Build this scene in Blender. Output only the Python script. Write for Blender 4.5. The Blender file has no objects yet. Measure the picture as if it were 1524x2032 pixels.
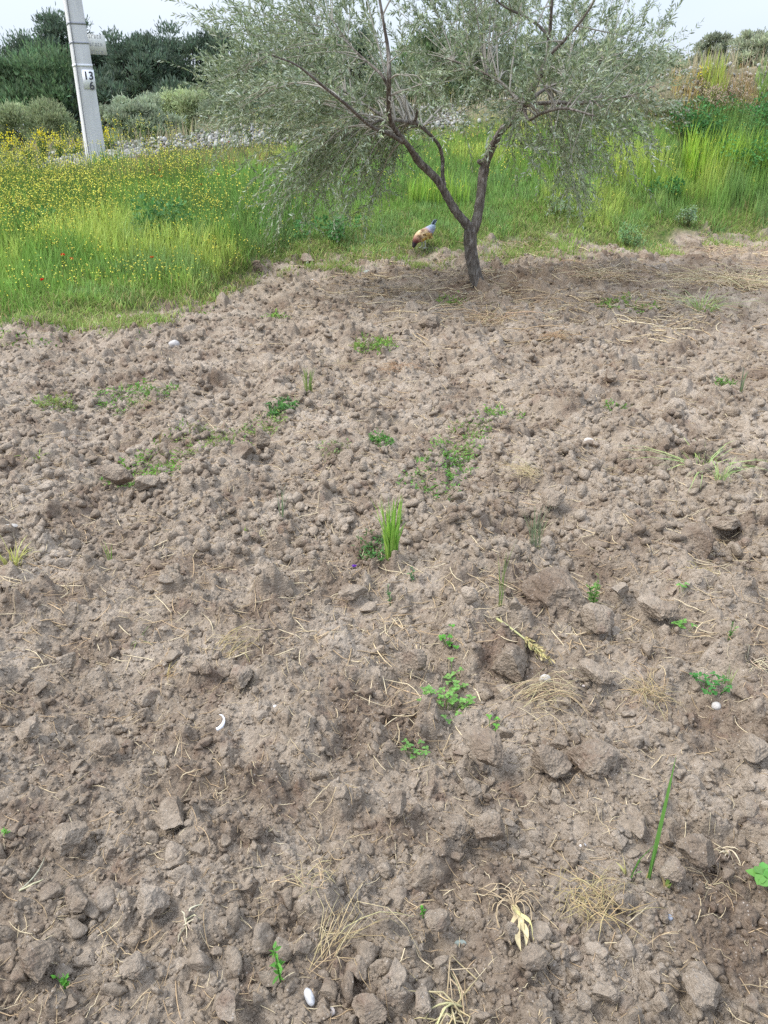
import bpy, math, random
import numpy as np
R = math.radians
random.seed(5)
rng = np.random.default_rng(7)
scene = bpy.context.scene
C = scene.collection

# ------------------------------------------------------------------ camera
PITCH = R(26.5); CAMZ = 1.5; F = 1526.0
cam_d = bpy.data.cameras.new('camera'); cam = bpy.data.objects.new('camera', cam_d); C.objects.link(cam)
cam.location = (0, 0, CAMZ); cam.rotation_euler = (R(90) - PITCH, 0, 0)
cam_d.sensor_fit = 'VERTICAL'; cam_d.sensor_height = 36.0; cam_d.lens = 36.0 * F / 2032.0
cam_d.clip_start = 0.05; cam_d.clip_end = 2000
scene.camera = cam

# ------------------------------------------------------------------ light
SUN_EL, SUN_AZ = R(54), R(-98)      # azimuth measured from +Y towards +X (negative = left), sun ahead-left of the camera
world = bpy.data.worlds.new('World'); scene.world = world; world.use_nodes = True
nt = world.node_tree; nt.nodes.clear()
out = nt.nodes.new('ShaderNodeOutputWorld')
sky = nt.nodes.new('ShaderNodeTexSky'); sky.sky_type = 'NISHITA'; sky.sun_disc = False
sky.sun_elevation = SUN_EL; sky.sun_rotation = SUN_AZ; sky.air_density = 1.0; sky.dust_density = 4.0
bgs = nt.nodes.new('ShaderNodeBackground'); bgs.inputs[1].default_value = 0.05
nt.links.new(sky.outputs[0], bgs.inputs[0])
tc = nt.nodes.new('ShaderNodeTexCoord')
mp = nt.nodes.new('ShaderNodeMapping'); mp.inputs['Scale'].default_value = (1.4, 1.4, 4.5)
nt.links.new(tc.outputs['Generated'], mp.inputs[0])
nz = nt.nodes.new('ShaderNodeTexNoise'); nz.inputs['Scale'].default_value = 1.3; nz.inputs['Detail'].default_value = 3
nt.links.new(mp.outputs[0], nz.inputs[0])
cr = nt.nodes.new('ShaderNodeValToRGB')
cr.color_ramp.elements[0].position = .32; cr.color_ramp.elements[0].color = (.64, .75, .96, 1)
cr.color_ramp.elements[1].position = .68; cr.color_ramp.elements[1].color = (.80, .86, .97, 1)
nt.links.new(nz.outputs[0], cr.inputs[0])
sx = nt.nodes.new('ShaderNodeSeparateXYZ'); nt.links.new(tc.outputs['Generated'], sx.inputs[0])
mr = nt.nodes.new('ShaderNodeMapRange'); mr.inputs[1].default_value = .25; mr.inputs[2].default_value = 1
mr.inputs[3].default_value = .53; mr.inputs[4].default_value = 1.45
nt.links.new(sx.outputs[2], mr.inputs[0])
bgc = nt.nodes.new('ShaderNodeBackground')
nt.links.new(cr.outputs[0], bgc.inputs[0]); nt.links.new(mr.outputs[0], bgc.inputs[1])
ad = nt.nodes.new('ShaderNodeAddShader')
nt.links.new(bgs.outputs[0], ad.inputs[0]); nt.links.new(bgc.outputs[0], ad.inputs[1]); nt.links.new(ad.outputs[0], out.inputs[0])

sun_d = bpy.data.lights.new('sun', 'SUN'); sun_d.energy = 1.9; sun_d.angle = R(24); sun_d.color = (1, .96, .9)
sun = bpy.data.objects.new('sun', sun_d); C.objects.link(sun)
sun.rotation_euler = (R(90) - SUN_EL, 0, math.pi - SUN_AZ)
sun.location = (0, 0, 30)
scene.view_settings.view_transform = 'Standard'; scene.view_settings.look = 'None'
scene.view_settings.exposure = 0.75; scene.view_settings.gamma = 1.0
scene.cycles.max_bounces = 6; scene.cycles.diffuse_bounces = 3; scene.cycles.transparent_max_bounces = 6
scene.cycles.use_denoising = False

# ------------------------------------------------------------------ maths helpers
CP, SP = math.cos(PITCH), math.sin(PITCH)
def ray(px, py):
    up = 1016 - py
    return (px - 762, F * CP + up * SP, -F * SP + up * CP)
def P(px, py, Y):
    r = ray(px, py); s = Y / r[1]
    return np.array((r[0] * s, Y, CAMZ + r[2] * s))
def project(x, y, z):
    dz = z - CAMZ; dep = y * CP - dz * SP; upv = y * SP + dz * CP
    return 762 + F * x / dep, 1016 - F * upv / dep
def h2(ix, iy, seed):
    h = (ix.astype(np.int64).astype(np.uint32) * np.uint32(374761393)) ^ (iy.astype(np.int64).astype(np.uint32) * np.uint32(668265263)) ^ np.uint32((seed * 2246822519 + 3266489917) & 0xffffffff)
    h = (h ^ (h >> np.uint32(13))) * np.uint32(1274126177)
    h = (h ^ (h >> np.uint32(16))) * np.uint32(2246822519)
    h = h ^ (h >> np.uint32(15))
    return (h & np.uint32(0xffffff)).astype(np.float32) / np.float32(16777216)
def vn(x, y, seed):
    x0 = np.floor(x); y0 = np.floor(y); fx = (x - x0).astype(np.float32); fy = (y - y0).astype(np.float32)
    u = fx * fx * (3 - 2 * fx); v = fy * fy * (3 - 2 * fy)
    a = h2(x0, y0, seed); b = h2(x0 + 1, y0, seed); c = h2(x0, y0 + 1, seed); d = h2(x0 + 1, y0 + 1, seed)
    return (a + (b - a) * u) * (1 - v) + (c + (d - c) * u) * v - .5      # -.5 .. .5
def fbm(x, y, seed, octs=3):
    s = 0; a = 1.0; f = 1.0
    for o in range(octs):
        s = s + a * vn(x * f + 17.3 * o, y * f - 9.1 * o, seed + o); a *= .5; f *= 2.03
    return s
def sstep(a, b, x):
    t = np.clip((x - a) / (b - a), 0, 1); return t * t * (3 - 2 * t)
def lumps(X, Y, cell, seed, p, rlo, rhi, hk, warp=.35):
    a1 = vn(X / (cell * .5), Y / (cell * .5), seed + 90) + .5 * vn(X / (cell * .2), Y / (cell * .2), seed + 92)
    a2 = vn(X / (cell * .5), Y / (cell * .5), seed + 91) + .5 * vn(X / (cell * .2), Y / (cell * .2), seed + 93)
    wx = X + cell * warp * a1; wy = Y + cell * warp * a2
    gx = np.floor(wx / cell); gy = np.floor(wy / cell)
    H = np.zeros_like(X, dtype=np.float32)
    for i in (-1, 0, 1):
        for j in (-1, 0, 1):
            cx = gx + i; cy = gy + j
            a = h2(cx, cy, seed); b = h2(cx, cy, seed + 1); c = h2(cx, cy, seed + 2); d = h2(cx, cy, seed + 3); e = h2(cx, cy, seed + 4)
            dx = (wx - (cx + .1 + .8 * a) * cell); dy = (wy - (cy + .1 + .8 * b) * cell)
            r = cell * (rlo + (rhi - rlo) * c * c)
            an = d * 6.283; m = None
            for kk in range(5):      # blocky outline: five irregular sides
                th = an + kk * 1.2566 + (h2(cx, cy, seed + 20 + kk) - .5) * .7
                pr = (dx * np.cos(th) + dy * np.sin(th)) * (1 + .55 * h2(cx, cy, seed + 30 + kk))
                m = pr if m is None else np.maximum(m, pr)
            rad2 = (dx * dx + dy * dy) / (r * r)
            q = 1 - .72 * m / r - .28 * rad2
            top = 1 - (1 - np.clip(q, 0, 1)) ** 2.2
            cut = .35 + .5 * h2(cx, cy, seed + 5) + dx / r * (b - .5) * 1.5 + dy / r * (h2(cx, cy, seed + 8) - .5) * 1.5 + .3 * a1
            hh = np.minimum(top, np.maximum(cut, 0.03) + .18 * top) * r * hk * (.6 + .8 * e) * (1 + .35 * a2)
            H = np.maximum(H, np.where((q > 0) & (h2(cx, cy, seed + 6) < p), hh, 0))
    return H

EX = np.array([-40, -9, -5, -3.24, -1.95, -1.76, -1.3, .2, 1.26, 3.5, 5.94, 9, 40.])
EY = np.array([4.0, 5.0, 5.9, 6.5, 7.25, 7.6, 9.9, 10.4, 10.6, 11.3, 12.3, 13, 15.])
def edge(x): return np.interp(x, EX, EY)
def crestH(x): return np.clip(1.62 + .115 * x, .45, 3.2)
CREST = 15.3
def base(x, y):
    e = edge(x); H = crestH(x)
    t = np.clip((y - e) / (CREST - e), 0, 1)
    pw = 1.15 + .35 * sstep(0, 6, x)
    z = H * t ** pw
    far = sstep(16.5, 24, y)
    z = z * (1 - far * .12) + .10 * np.exp(-((y - 15.6) / .8) ** 2)
    z = z + .045 * fbm(x / 1.7 + 3, y / 1.1, 11, 2) + .08 * np.exp(-(((x - .96) / .9) ** 2 + ((y - 8.0) / .8) ** 2))
    z = z + np.where(y > 16, .25 * vn(x / 5, y / 5, 40), 0) * sstep(17, 25, y)
    return z
def fieldmask(x, y):
    return 1 - sstep(-.35, .35, y - edge(x) + .9 * fbm(x / .7, y / .7, 21, 2))
def soil(x, y):
    x = np.asarray(x, np.float32); y = np.asarray(y, np.float32)
    d = np.hypot(y, 1.5)
    z = .030 * fbm(x / .55 + .3 * y, y / .45, 31, 2)
    rid = np.abs(fbm(x / .9 + y * .35, y / .5, 35, 2)); z = z + .05 * (.3 - rid)
    big = .55 + .45 * sstep(-.5, .8, x - .35 * (y - 2)) * (1 - sstep(4, 6, y))
    pat = .85 + 1.0 * vn(x / .5 + 7, y / .45, 151); pat2 = .9 + 1.0 * vn(x / .3, y / .3, 152)
    z = z + .040 * np.sin(6.283 * (x + .35 * y + .35 * vn(x / .9, y / .9, 160)) / .85) * sstep(.8, 2, y) * (.6 + vn(x / 1.1, y / 1.3, 161))
    z = z + lumps(x, y, .36, 50, .42, .16, .36, .62) * big
    z = z + lumps(x, y, .17, 60, .66, .18, .50, .74) * pat * (1 + .1 * sstep(3.5, 5.5, y))
    z = z + lumps(x, y, .082, 70, .8, .18, .55, .72) * pat2 * (1 + .12 * sstep(2.5, 5, y))
    z = z + lumps(x, y, .038, 80, .85, .18, .55, .72) * (1 + .05 * sstep(2.5, 4.5, y) - .5 * sstep(6.5, 9, y))
    m = y < 4.6
    if m.any():
        zz = np.zeros_like(z); zz[m] = lumps(x[m], y[m], .0175, 88, .85, .18, .58, .8) * (1 - sstep(3.2, 4.6, y[m]))
        z = z + zz
    z = z + .010 * fbm(x / .028, y / .028, 99, 2) * (1 - .8 * sstep(3, 6, y)) + .042 * fbm(x / .13, y / .12, 97, 4)
    z = z + .05 * sstep(5, 7.5, y) * fbm(x / .25, y / .22, 137, 3)
    z = z + (.010) * sstep(4.5, 6.5, y) * fbm(x / .06, y / .06, 191, 2)
    z = z + lumps(x, y, .24, 171, .5, .2, .5, .75) * sstep(6.5, 7.8, y) * sstep(-.8, 1.2, x)
    z = z + .13 * np.exp(-((y - edge(x) + 1.9 + .5 * vn(x / .8, y * 0, 5)) / .45) ** 2) * sstep(.2, 1.6, x) * (.7 + vn(x / .5, y / .4, 6))
    z = z * (1.16 - .12 * sstep(4, 7, y))
    return z - .045
def Hf(x, y):
    x = np.atleast_1d(np.asarray(x, np.float32)); y = np.atleast_1d(np.asarray(y, np.float32))
    fm = 1 - .8 * sstep(.3, 1.3, y - edge(x) + .5 * fbm(x / .7, y / .7, 21, 2))
    z = base(x, y) + (1 - fm) * .03 * fbm(x / .25, y / .25, 41, 2)
    m = fm > 0
    s = np.zeros_like(z)
    if m.any(): s[m] = soil(x[m], y[m])
    return z + fm * s
def at(px, py):
    r = ray(px, py)
    t = (-CAMZ / r[2]) if r[2] < -60 else 15.0 / r[1]
    if r[1] * t > 16: t = 16 / r[1]
    lo = .3 / r[1]; hi = None
    for k in range(200):
        s = lo * (1.03 ** k)
        if s * r[1] > 30: break
        if CAMZ + s * r[2] < base(np.array([s * r[0]]), np.array([s * r[1]]))[0]: hi = s; break
    if hi is None: s = 15.3 / r[1]; return s * r[0], s * r[1]
    a, b = hi / 1.03, hi
    for k in range(20):
        m_ = (a + b) / 2
        if CAMZ + m_ * r[2] < base(np.array([m_ * r[0]]), np.array([m_ * r[1]]))[0]: b = m_
        else: a = m_
    return b * r[0], b * r[1]
def ppm(x, y, z=0): return F / (y * CP - (z - CAMZ) * SP)

# ------------------------------------------------------------------ mesh helpers
def mesh(name, V, faces, mat, parent=None, col=None, smooth=False, link=True):
    me = bpy.data.meshes.new(name)
    V = np.ascontiguousarray(V, np.float32); me.vertices.add(len(V)); me.vertices.foreach_set('co', V.ravel())
    faces = [np.asarray(f, np.int32) for f in faces if len(f)]
    loops = np.concatenate([f.ravel() for f in faces]); tot = np.concatenate([np.full(len(f), f.shape[1], np.int32) for f in faces])
    st = np.concatenate([[0], np.cumsum(tot)[:-1]]).astype(np.int32)
    me.loops.add(len(loops)); me.loops.foreach_set('vertex_index', loops)
    me.polygons.add(len(tot)); me.polygons.foreach_set('loop_start', st); me.polygons.foreach_set('loop_total', tot)
    if smooth: me.polygons.foreach_set('use_smooth', np.ones(len(tot), bool))
    if col is not None:
        a = me.color_attributes.new('Col', 'FLOAT_COLOR', 'POINT')
        c4 = np.ones((len(V), 4), np.float32); c4[:, :3] = col; a.data.foreach_set('color', c4.ravel())
    me.update(calc_edges=True); me.validate()
    me.materials.append(mat)
    o = bpy.data.objects.new(name, me)
    if link: C.objects.link(o)
    if parent is not None: o.parent = parent
    return o
def tag(o, label=None, cat=None, group=None, kind=None):
    if label: o['label'] = label
    if cat: o['category'] = cat
    if group: o['group'] = group
    if kind: o['kind'] = kind
    return o
def empty(name, loc, rz=0):
    o = bpy.data.objects.new(name, None); C.objects.link(o); o.location = tuple(float(v) for v in loc); o.rotation_euler = (0, 0, rz); o.empty_display_size = .1
    return o
class Geo:
    def __init__(s): s.V = []; s.F = {}; s.K = []; s.n = 0
    def add(s, V, faces, col=None):
        V = np.asarray(V, np.float32).reshape(-1, 3)
        for f in faces:
            f = np.asarray(f, np.int64)
            s.F.setdefault(f.shape[1], []).append(f + s.n)
        s.V.append(V); s.n += len(V)
        if col is None: col = (1, 1, 1)
        s.K.append(np.broadcast_to(np.asarray(col, np.float32), (len(V), 3)))
    def build(s, name, mat, parent=None, smooth=False, off=(0, 0, 0)):
        return mesh(name, np.concatenate(s.V) - np.asarray(off, np.float32), [np.concatenate(v) for v in s.F.values()], mat, parent, np.concatenate(s.K), smooth)
def norm(a): return a / np.maximum(np.linalg.norm(a, axis=-1, keepdims=True), 1e-9)
def tubes(g, Pts, Rad, n=4, col=(1, 1, 1), cap=False):
    Pts = np.asarray(Pts, float); Rad = np.asarray(Rad, float)
    if Pts.ndim == 2: Pts = Pts[None]; Rad = Rad[None]
    N, M, _ = Pts.shape
    T = np.gradient(Pts, axis=1); T = norm(T)
    ref = np.zeros_like(T); ref[..., 0] = .31; ref[..., 1] = .93; ref[..., 2] = .17
    main = np.abs((norm(Pts[:, -1] - Pts[:, 0]) * np.array([.31, .93, .17])).sum(-1)) > .8
    ref[main] = (1., -.2, .1)
    A = norm(np.cross(T, ref)); B = np.cross(T, A)
    ang = np.arange(n) / n * 2 * math.pi
    V = Pts[:, :, None] + Rad[:, :, None, None] * (A[:, :, None] * np.cos(ang)[:, None] + B[:, :, None] * np.sin(ang)[:, None])
    idx = np.arange(N * M * n).reshape(N, M, n)
    a = idx[:, :-1]; b = idx[:, 1:]
    Fq = np.stack([a, np.roll(a, -1, 2), np.roll(b, -1, 2), b], -1).reshape(-1, 4)
    fs = [Fq]
    if cap: fs.append(idx[:, -1, :].reshape(N, n)); fs.append(idx[:, 0, ::-1].reshape(N, n))
    c = np.asarray(col, np.float32)
    if c.ndim == 2 and len(c) == N: c = np.repeat(c, M * n, 0)
    g.add(V.reshape(-1, 3), fs, c)
def blades(g, base_p, h, w, lean, col, tipcol=None, curve=1.0):
    """curved tapering grass blades: quad + quad + triangle"""
    N = len(base_p); h = np.broadcast_to(h, N); w = np.broadcast_to(w, N)
    a = rng.uniform(0, 6.283, N); side = np.stack([np.cos(a), np.sin(a), np.zeros(N)], 1)
    Vs = []
    for t, ww in ((0, .8), (.4, 1.), (.75, .65)):
        c = base_p + np.stack([lean[:, 0] * t ** 2 * h, lean[:, 1] * t ** 2 * h, h * (t - .25 * t * t * np.minimum(1, np.hypot(lean[:, 0], lean[:, 1])) * curve)], 1)
        Vs += [c - side * (w * ww / 2)[:, None], c + side * (w * ww / 2)[:, None]]
    tip = base_p + np.stack([lean[:, 0] * h, lean[:, 1] * h, h * (1 - .3 * np.minimum(1.6, np.hypot(lean[:, 0], lean[:, 1])) * curve)], 1)
    Vs.append(tip)
    V = np.stack(Vs, 1)
    i = np.arange(N)[:, None] * 7
    q = np.concatenate([i + np.array([0, 1, 3, 2]), i + np.array([2, 3, 5, 4])]); t3 = i + np.array([4, 5, 6])
    col = np.broadcast_to(np.asarray(col, np.float32), (N, 3))
    tc_ = col if tipcol is None else np.broadcast_to(np.asarray(tipcol, np.float32), (N, 3))
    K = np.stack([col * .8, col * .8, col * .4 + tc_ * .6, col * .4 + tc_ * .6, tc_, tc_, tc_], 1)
    g.add(V.reshape(-1, 3), [q, t3], K.reshape(-1, 3))
def leaves(g, p, d, L, W, col, nrm=None, bend=.15):
    """pointed oval leaves, each two folded halves"""
    N = len(p); d = norm(np.asarray(d, float)); L = np.broadcast_to(L, N)[:, None]; W = np.broadcast_to(W, N)[:, None]
    if nrm is None: nrm = rng.normal(size=(N, 3)) + np.array([0, 0, .4])
    s = norm(np.cross(d, nrm)); n = np.cross(s, d)
    b0 = p; tip = p + d * L - n * L * bend; m1 = p + d * L * .35 + n * 0; m2 = p + d * L * .72 - n * L * bend * .4
    V = np.stack([b0, m1 - s * W * .5 + n * W * .12, m2 - s * W * .38 + n * W * .1, tip, m2 + s * W * .38 + n * W * .1, m1 + s * W * .5 + n * W * .12], 1)
    i = np.arange(N)[:, None] * 6
    q = np.concatenate([i + np.array([0, 3, 2, 1]), i + np.array([0, 5, 4, 3])])
    col = np.broadcast_to(np.asarray(col, np.float32), (N, 3))
    g.add(V.reshape(-1, 3), [q], np.repeat(col, 6, 0))
def vary(col, N, v=.25, hue=.08):
    col = np.asarray(col, float); k = rng.uniform(1 - v, 1 + v, (N, 1)); return np.clip(col * k * rng.uniform(1 - hue, 1 + hue, (N, 3)), 0, 1)
def mixcol(a, b, t): t = np.asarray(t)[:, None]; return np.asarray(a) * (1 - t) + np.asarray(b) * t

# ------------------------------------------------------------------ materials
def newmat(name):
    m = bpy.data.materials.new(name); m.use_nodes = True
    b = m.node_tree.nodes['Principled BSDF']; return m, m.node_tree, b
def N_(t, typ, **kw):
    n = t.nodes.new(typ)
    for k, v in kw.items(): n.inputs[k].default_value = v
    return n
def vcol_mat(name, rough=.7, spec=.3, transl=0.0, bump=None, nscale=30, namt=.25):
    m, t, b = newmat(name)
    a = t.nodes.new('ShaderNodeVertexColor'); a.layer_name = 'Col'
    geo = t.nodes.new('ShaderNodeNewGeometry')
    n = N_(t, 'ShaderNodeTexNoise', Scale=nscale, Detail=3.0); t.links.new(geo.outputs['Position'], n.inputs['Vector'])
    r = N_(t, 'ShaderNodeMapRange'); r.inputs[1].default_value = .3; r.inputs[2].default_value = .7; r.inputs[3].default_value = 1 - namt; r.inputs[4].default_value = 1 + namt
    t.links.new(n.outputs[0], r.inputs[0])
    mul = t.nodes.new('ShaderNodeVectorMath'); mul.operation = 'SCALE'; t.links.new(a.outputs[0], mul.inputs[0]); t.links.new(r.outputs[0], mul.inputs['Scale'])
    t.links.new(mul.outputs[0], b.inputs['Base Color'])
    b.inputs['Roughness'].default_value = rough; b.inputs['Specular IOR Level'].default_value = spec
    if transl:
        tr = t.nodes.new('ShaderNodeBsdfTranslucent'); t.links.new(mul.outputs[0], tr.inputs[0])
        mx = t.nodes.new('ShaderNodeMixShader'); mx.inputs[0].default_value = transl
        t.links.new(b.outputs[0], mx.inputs[1]); t.links.new(tr.outputs[0], mx.inputs[2]); t.links.new(mx.outputs[0], t.nodes['Material Output'].inputs[0])
    if bump:
        bn = N_(t, 'ShaderNodeTexNoise', Scale=bump[0], Detail=4.0); t.links.new(geo.outputs['Position'], bn.inputs['Vector'])
        bp = N_(t, 'ShaderNodeBump', Strength=bump[1], Distance=bump[2]); t.links.new(bn.outputs[0], bp.inputs['Height']); t.links.new(bp.outputs[0], b.inputs['Normal'])
    return m
def soil_mat():
    m, t, b = newmat('dry_soil')
    geo = t.nodes.new('ShaderNodeNewGeometry'); pos = geo.outputs['Position']
    n1 = N_(t, 'ShaderNodeTexNoise', Scale=3.2, Detail=6.0, Roughness=.65); t.links.new(pos, n1.inputs['Vector'])
    r1 = t.nodes.new('ShaderNodeValToRGB'); e = r1.color_ramp.elements
    e[0].position = .34; e[0].color = (.185, .138, .100, 1); e[1].position = .68; e[1].color = (.40, .338, .268, 1)
    x = e.new(.5); x.color = (.305, .250, .190, 1)
    t.links.new(n1.outputs[0], r1.inputs[0])
    n2 = N_(t, 'ShaderNodeTexNoise', Scale=55.0, Detail=6.0, Roughness=.7); t.links.new(pos, n2.inputs['Vector'])
    r2 = N_(t, 'ShaderNodeMapRange'); r2.inputs[1].default_value = .3; r2.inputs[2].default_value = .7; r2.inputs[3].default_value = .72; r2.inputs[4].default_value = 1.26
    t.links.new(n2.outputs[0], r2.inputs[0])
    mul = t.nodes.new('ShaderNodeVectorMath'); mul.operation = 'SCALE'; t.links.new(r1.outputs[0], mul.inputs[0]); t.links.new(r2.outputs[0], mul.inputs['Scale'])
    # pale and dark grit
    vo = N_(t, 'ShaderNodeTexVoronoi', Scale=150.0); t.links.new(pos, vo.inputs['Vector'])
    lt = t.nodes.new('ShaderNodeSeparateColor'); t.links.new(vo.outputs['Color'], lt.inputs[0])
    g1 = N_(t, 'ShaderNodeMapRange'); g1.inputs[1].default_value = .86; g1.inputs[2].default_value = .95; t.links.new(lt.outputs[0], g1.inputs[0])
    near = N_(t, 'ShaderNodeMapRange'); near.inputs[1].default_value = .35; near.inputs[2].default_value = .15; t.links.new(vo.outputs['Distance'], near.inputs[0])
    mm = t.nodes.new('ShaderNodeMath'); mm.operation = 'MULTIPLY'; t.links.new(g1.outputs[0], mm.inputs[0]); t.links.new(near.outputs[0], mm.inputs[1])
    mx = t.nodes.new('ShaderNodeMix'); mx.data_type = 'RGBA'; t.links.new(mm.outputs[0], mx.inputs[0]); t.links.new(mul.outputs[0], mx.inputs[6]); mx.inputs[7].default_value = (.48, .43, .37, 1)
    # reddish moist soil patches
    n3 = N_(t, 'ShaderNodeTexNoise', Scale=7.0, Detail=5.0, Roughness=.7); t.links.new(pos, n3.inputs['Vector'])
    r3 = N_(t, 'ShaderNodeMapRange'); r3.inputs[1].default_value = .56; r3.inputs[2].default_value = .70; r3.inputs[4].default_value = .6; t.links.new(n3.outputs[0], r3.inputs[0])
    mx2 = t.nodes.new('ShaderNodeMix'); mx2.data_type = 'RGBA'; t.links.new(r3.outputs[0], mx2.inputs[0]); t.links.new(mx.outputs[2], mx2.inputs[6]); mx2.inputs[7].default_value = (.20, .128, .092, 1)
    t.links.new(mx2.outputs[2], b.inputs['Base Color']); b.inputs['Roughness'].default_value = .95; b.inputs['Specular IOR Level'].default_value = .12
    bn = N_(t, 'ShaderNodeTexNoise', Scale=95.0, Detail=7.0, Roughness=.75); t.links.new(pos, bn.inputs['Vector'])
    vb = N_(t, 'ShaderNodeTexVoronoi', Scale=120.0); t.links.new(pos, vb.inputs['Vector'])
    sm = t.nodes.new('ShaderNodeMath'); sm.operation = 'SUBTRACT'; t.links.new(bn.outputs[0], sm.inputs[0])
    hv = t.nodes.new('ShaderNodeMath'); hv.operation = 'MULTIPLY'; hv.inputs[1].default_value = .5; t.links.new(vb.outputs['Distance'], hv.inputs[0]); t.links.new(hv.outputs[0], sm.inputs[1])
    bp = N_(t, 'ShaderNodeBump', Strength=1.0, Distance=.010); t.links.new(sm.outputs[0], bp.inputs['Height']); t.links.new(bp.outputs[0], b.inputs['Normal'])
    return m
M_soil = soil_mat()
def ground_mat():
    """soil in the field, darker mossy earth with grass litter on the bank and beyond (vertex mask)"""
    m = M_soil.copy(); m.name = 'ground_earth'; t = m.node_tree; b = t.nodes['Principled BSDF']
    old = b.inputs['Base Color'].links[0].from_socket
    a = t.nodes.new('ShaderNodeVertexColor'); a.layer_name = 'Col'; s = t.nodes.new('ShaderNodeSeparateColor'); t.links.new(a.outputs[0], s.inputs[0])
    geo = t.nodes.new('ShaderNodeNewGeometry'); n = N_(t, 'ShaderNodeTexNoise', Scale=9.0, Detail=5.0); t.links.new(geo.outputs['Position'], n.inputs['Vector'])
    r = t.nodes.new('ShaderNodeValToRGB'); e = r.color_ramp.elements
    e[0].position = .38; e[0].color = (.055, .095, .022, 1); e[1].position = .62; e[1].color = (.15, .16, .06, 1); t.links.new(n.outputs[0], r.inputs[0])
    mx = t.nodes.new('ShaderNodeMix'); mx.data_type = 'RGBA'; t.links.new(s.outputs[0], mx.inputs[0]); t.links.new(old, mx.inputs[6]); t.links.new(r.outputs[0], mx.inputs[7])
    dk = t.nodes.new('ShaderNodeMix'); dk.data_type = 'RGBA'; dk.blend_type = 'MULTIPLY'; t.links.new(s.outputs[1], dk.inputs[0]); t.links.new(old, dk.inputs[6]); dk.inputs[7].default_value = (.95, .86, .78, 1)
    t.links.new(dk.outputs[2], mx.inputs[6])
    t.links.new(mx.outputs[2], b.inputs['Base Color'])
    return m
M_ground = ground_mat()
M_grass = vcol_mat('grass', .6, .25, .35, nscale=3, namt=.15)
M_leaf = vcol_mat('olive_leaf', .45, .4, .28, nscale=20, namt=.1)
M_far = vcol_mat('distant_foliage', .75, .15, .3, nscale=1.2, namt=.3)
M_straw = vcol_mat('straw', .7, .25, .1, nscale=60, namt=.2)
M_petal = vcol_mat('petal', .6, .2, .3, nscale=40, namt=.1)
M_stone = vcol_mat('stone', .85, .25, 0, bump=(60, .5, .01), nscale=35, namt=.25)
M_feather = vcol_mat('feather', .7, .2, 0, bump=(90, .5, .01), nscale=90, namt=.3)

def bark_mat():
    m, t, b = newmat('olive_bark')
    geo = t.nodes.new('ShaderNodeNewGeometry'); mp_ = N_(t, 'ShaderNodeMapping', Scale=(26, 26, 7)); t.links.new(geo.outputs['Position'], mp_.inputs[0])
    n = N_(t, 'ShaderNodeTexNoise', Scale=1.6, Detail=7.0, Roughness=.7); t.links.new(mp_.outputs[0], n.inputs['Vector'])
    r = t.nodes.new('ShaderNodeValToRGB'); e = r.color_ramp.elements
    e[0].position = .3; e[0].color = (.045, .036, .03, 1); e[1].position = .72; e[1].color = (.42, .395, .36, 1); x = e.new(.5); x.color = (.14, .12, .10, 1)
    t.links.new(n.outputs[0], r.inputs[0])
    n2 = N_(t, 'ShaderNodeTexNoise', Scale=5.0, Detail=4.0); t.links.new(geo.outputs['Position'], n2.inputs['Vector'])
    r2 = N_(t, 'ShaderNodeMapRange'); r2.inputs[1].default_value = .52; r2.inputs[2].default_value = .66; r2.inputs[4].default_value = .55; t.links.new(n2.outputs[0], r2.inputs[0])
    mx = t.nodes.new('ShaderNodeMix'); mx.data_type = 'RGBA'; t.links.new(r2.outputs[0], mx.inputs[0]); t.links.new(r.outputs[0], mx.inputs[6]); mx.inputs[7].default_value = (.22, .21, .18, 1)
    t.links.new(mx.outputs[2], b.inputs['Base Color']); b.inputs['Roughness'].default_value = .9; b.inputs['Specular IOR Level'].default_value = .15
    bp = N_(t, 'ShaderNodeBump', Strength=.9, Distance=.02); t.links.new(n.outputs[0], bp.inputs['Height']); t.links.new(bp.outputs[0], b.inputs['Normal'])
    return m
M_bark = bark_mat()
def concrete_mat():
    m, t, b = newmat('weathered_concrete')
    geo = t.nodes.new('ShaderNodeNewGeometry'); mp_ = N_(t, 'ShaderNodeMapping', Scale=(5, 5, .8)); t.links.new(geo.outputs['Position'], mp_.inputs[0])
    n = N_(t, 'ShaderNodeTexNoise', Scale=1.5, Detail=6.0, Roughness=.6); t.links.new(mp_.outputs[0], n.inputs['Vector'])
    r = t.nodes.new('ShaderNodeValToRGB'); e = r.color_ramp.elements
    e[0].position = .3; e[0].color = (.52, .52, .51, 1); e[1].position = .7; e[1].color = (.68, .68, .68, 1); t.links.new(n.outputs[0], r.inputs[0])
    t.links.new(r.outputs[0], b.inputs['Base Color']); b.inputs['Roughness'].default_value = .85
    n2 = N_(t, 'ShaderNodeTexNoise', Scale=60.0, Detail=4.0); t.links.new(geo.outputs['Position'], n2.inputs['Vector'])
    bp = N_(t, 'ShaderNodeBump', Strength=.4, Distance=.01); t.links.new(n2.outputs[0], bp.inputs['Height']); t.links.new(bp.outputs[0], b.inputs['Normal'])
    return m
M_conc = concrete_mat()
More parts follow.
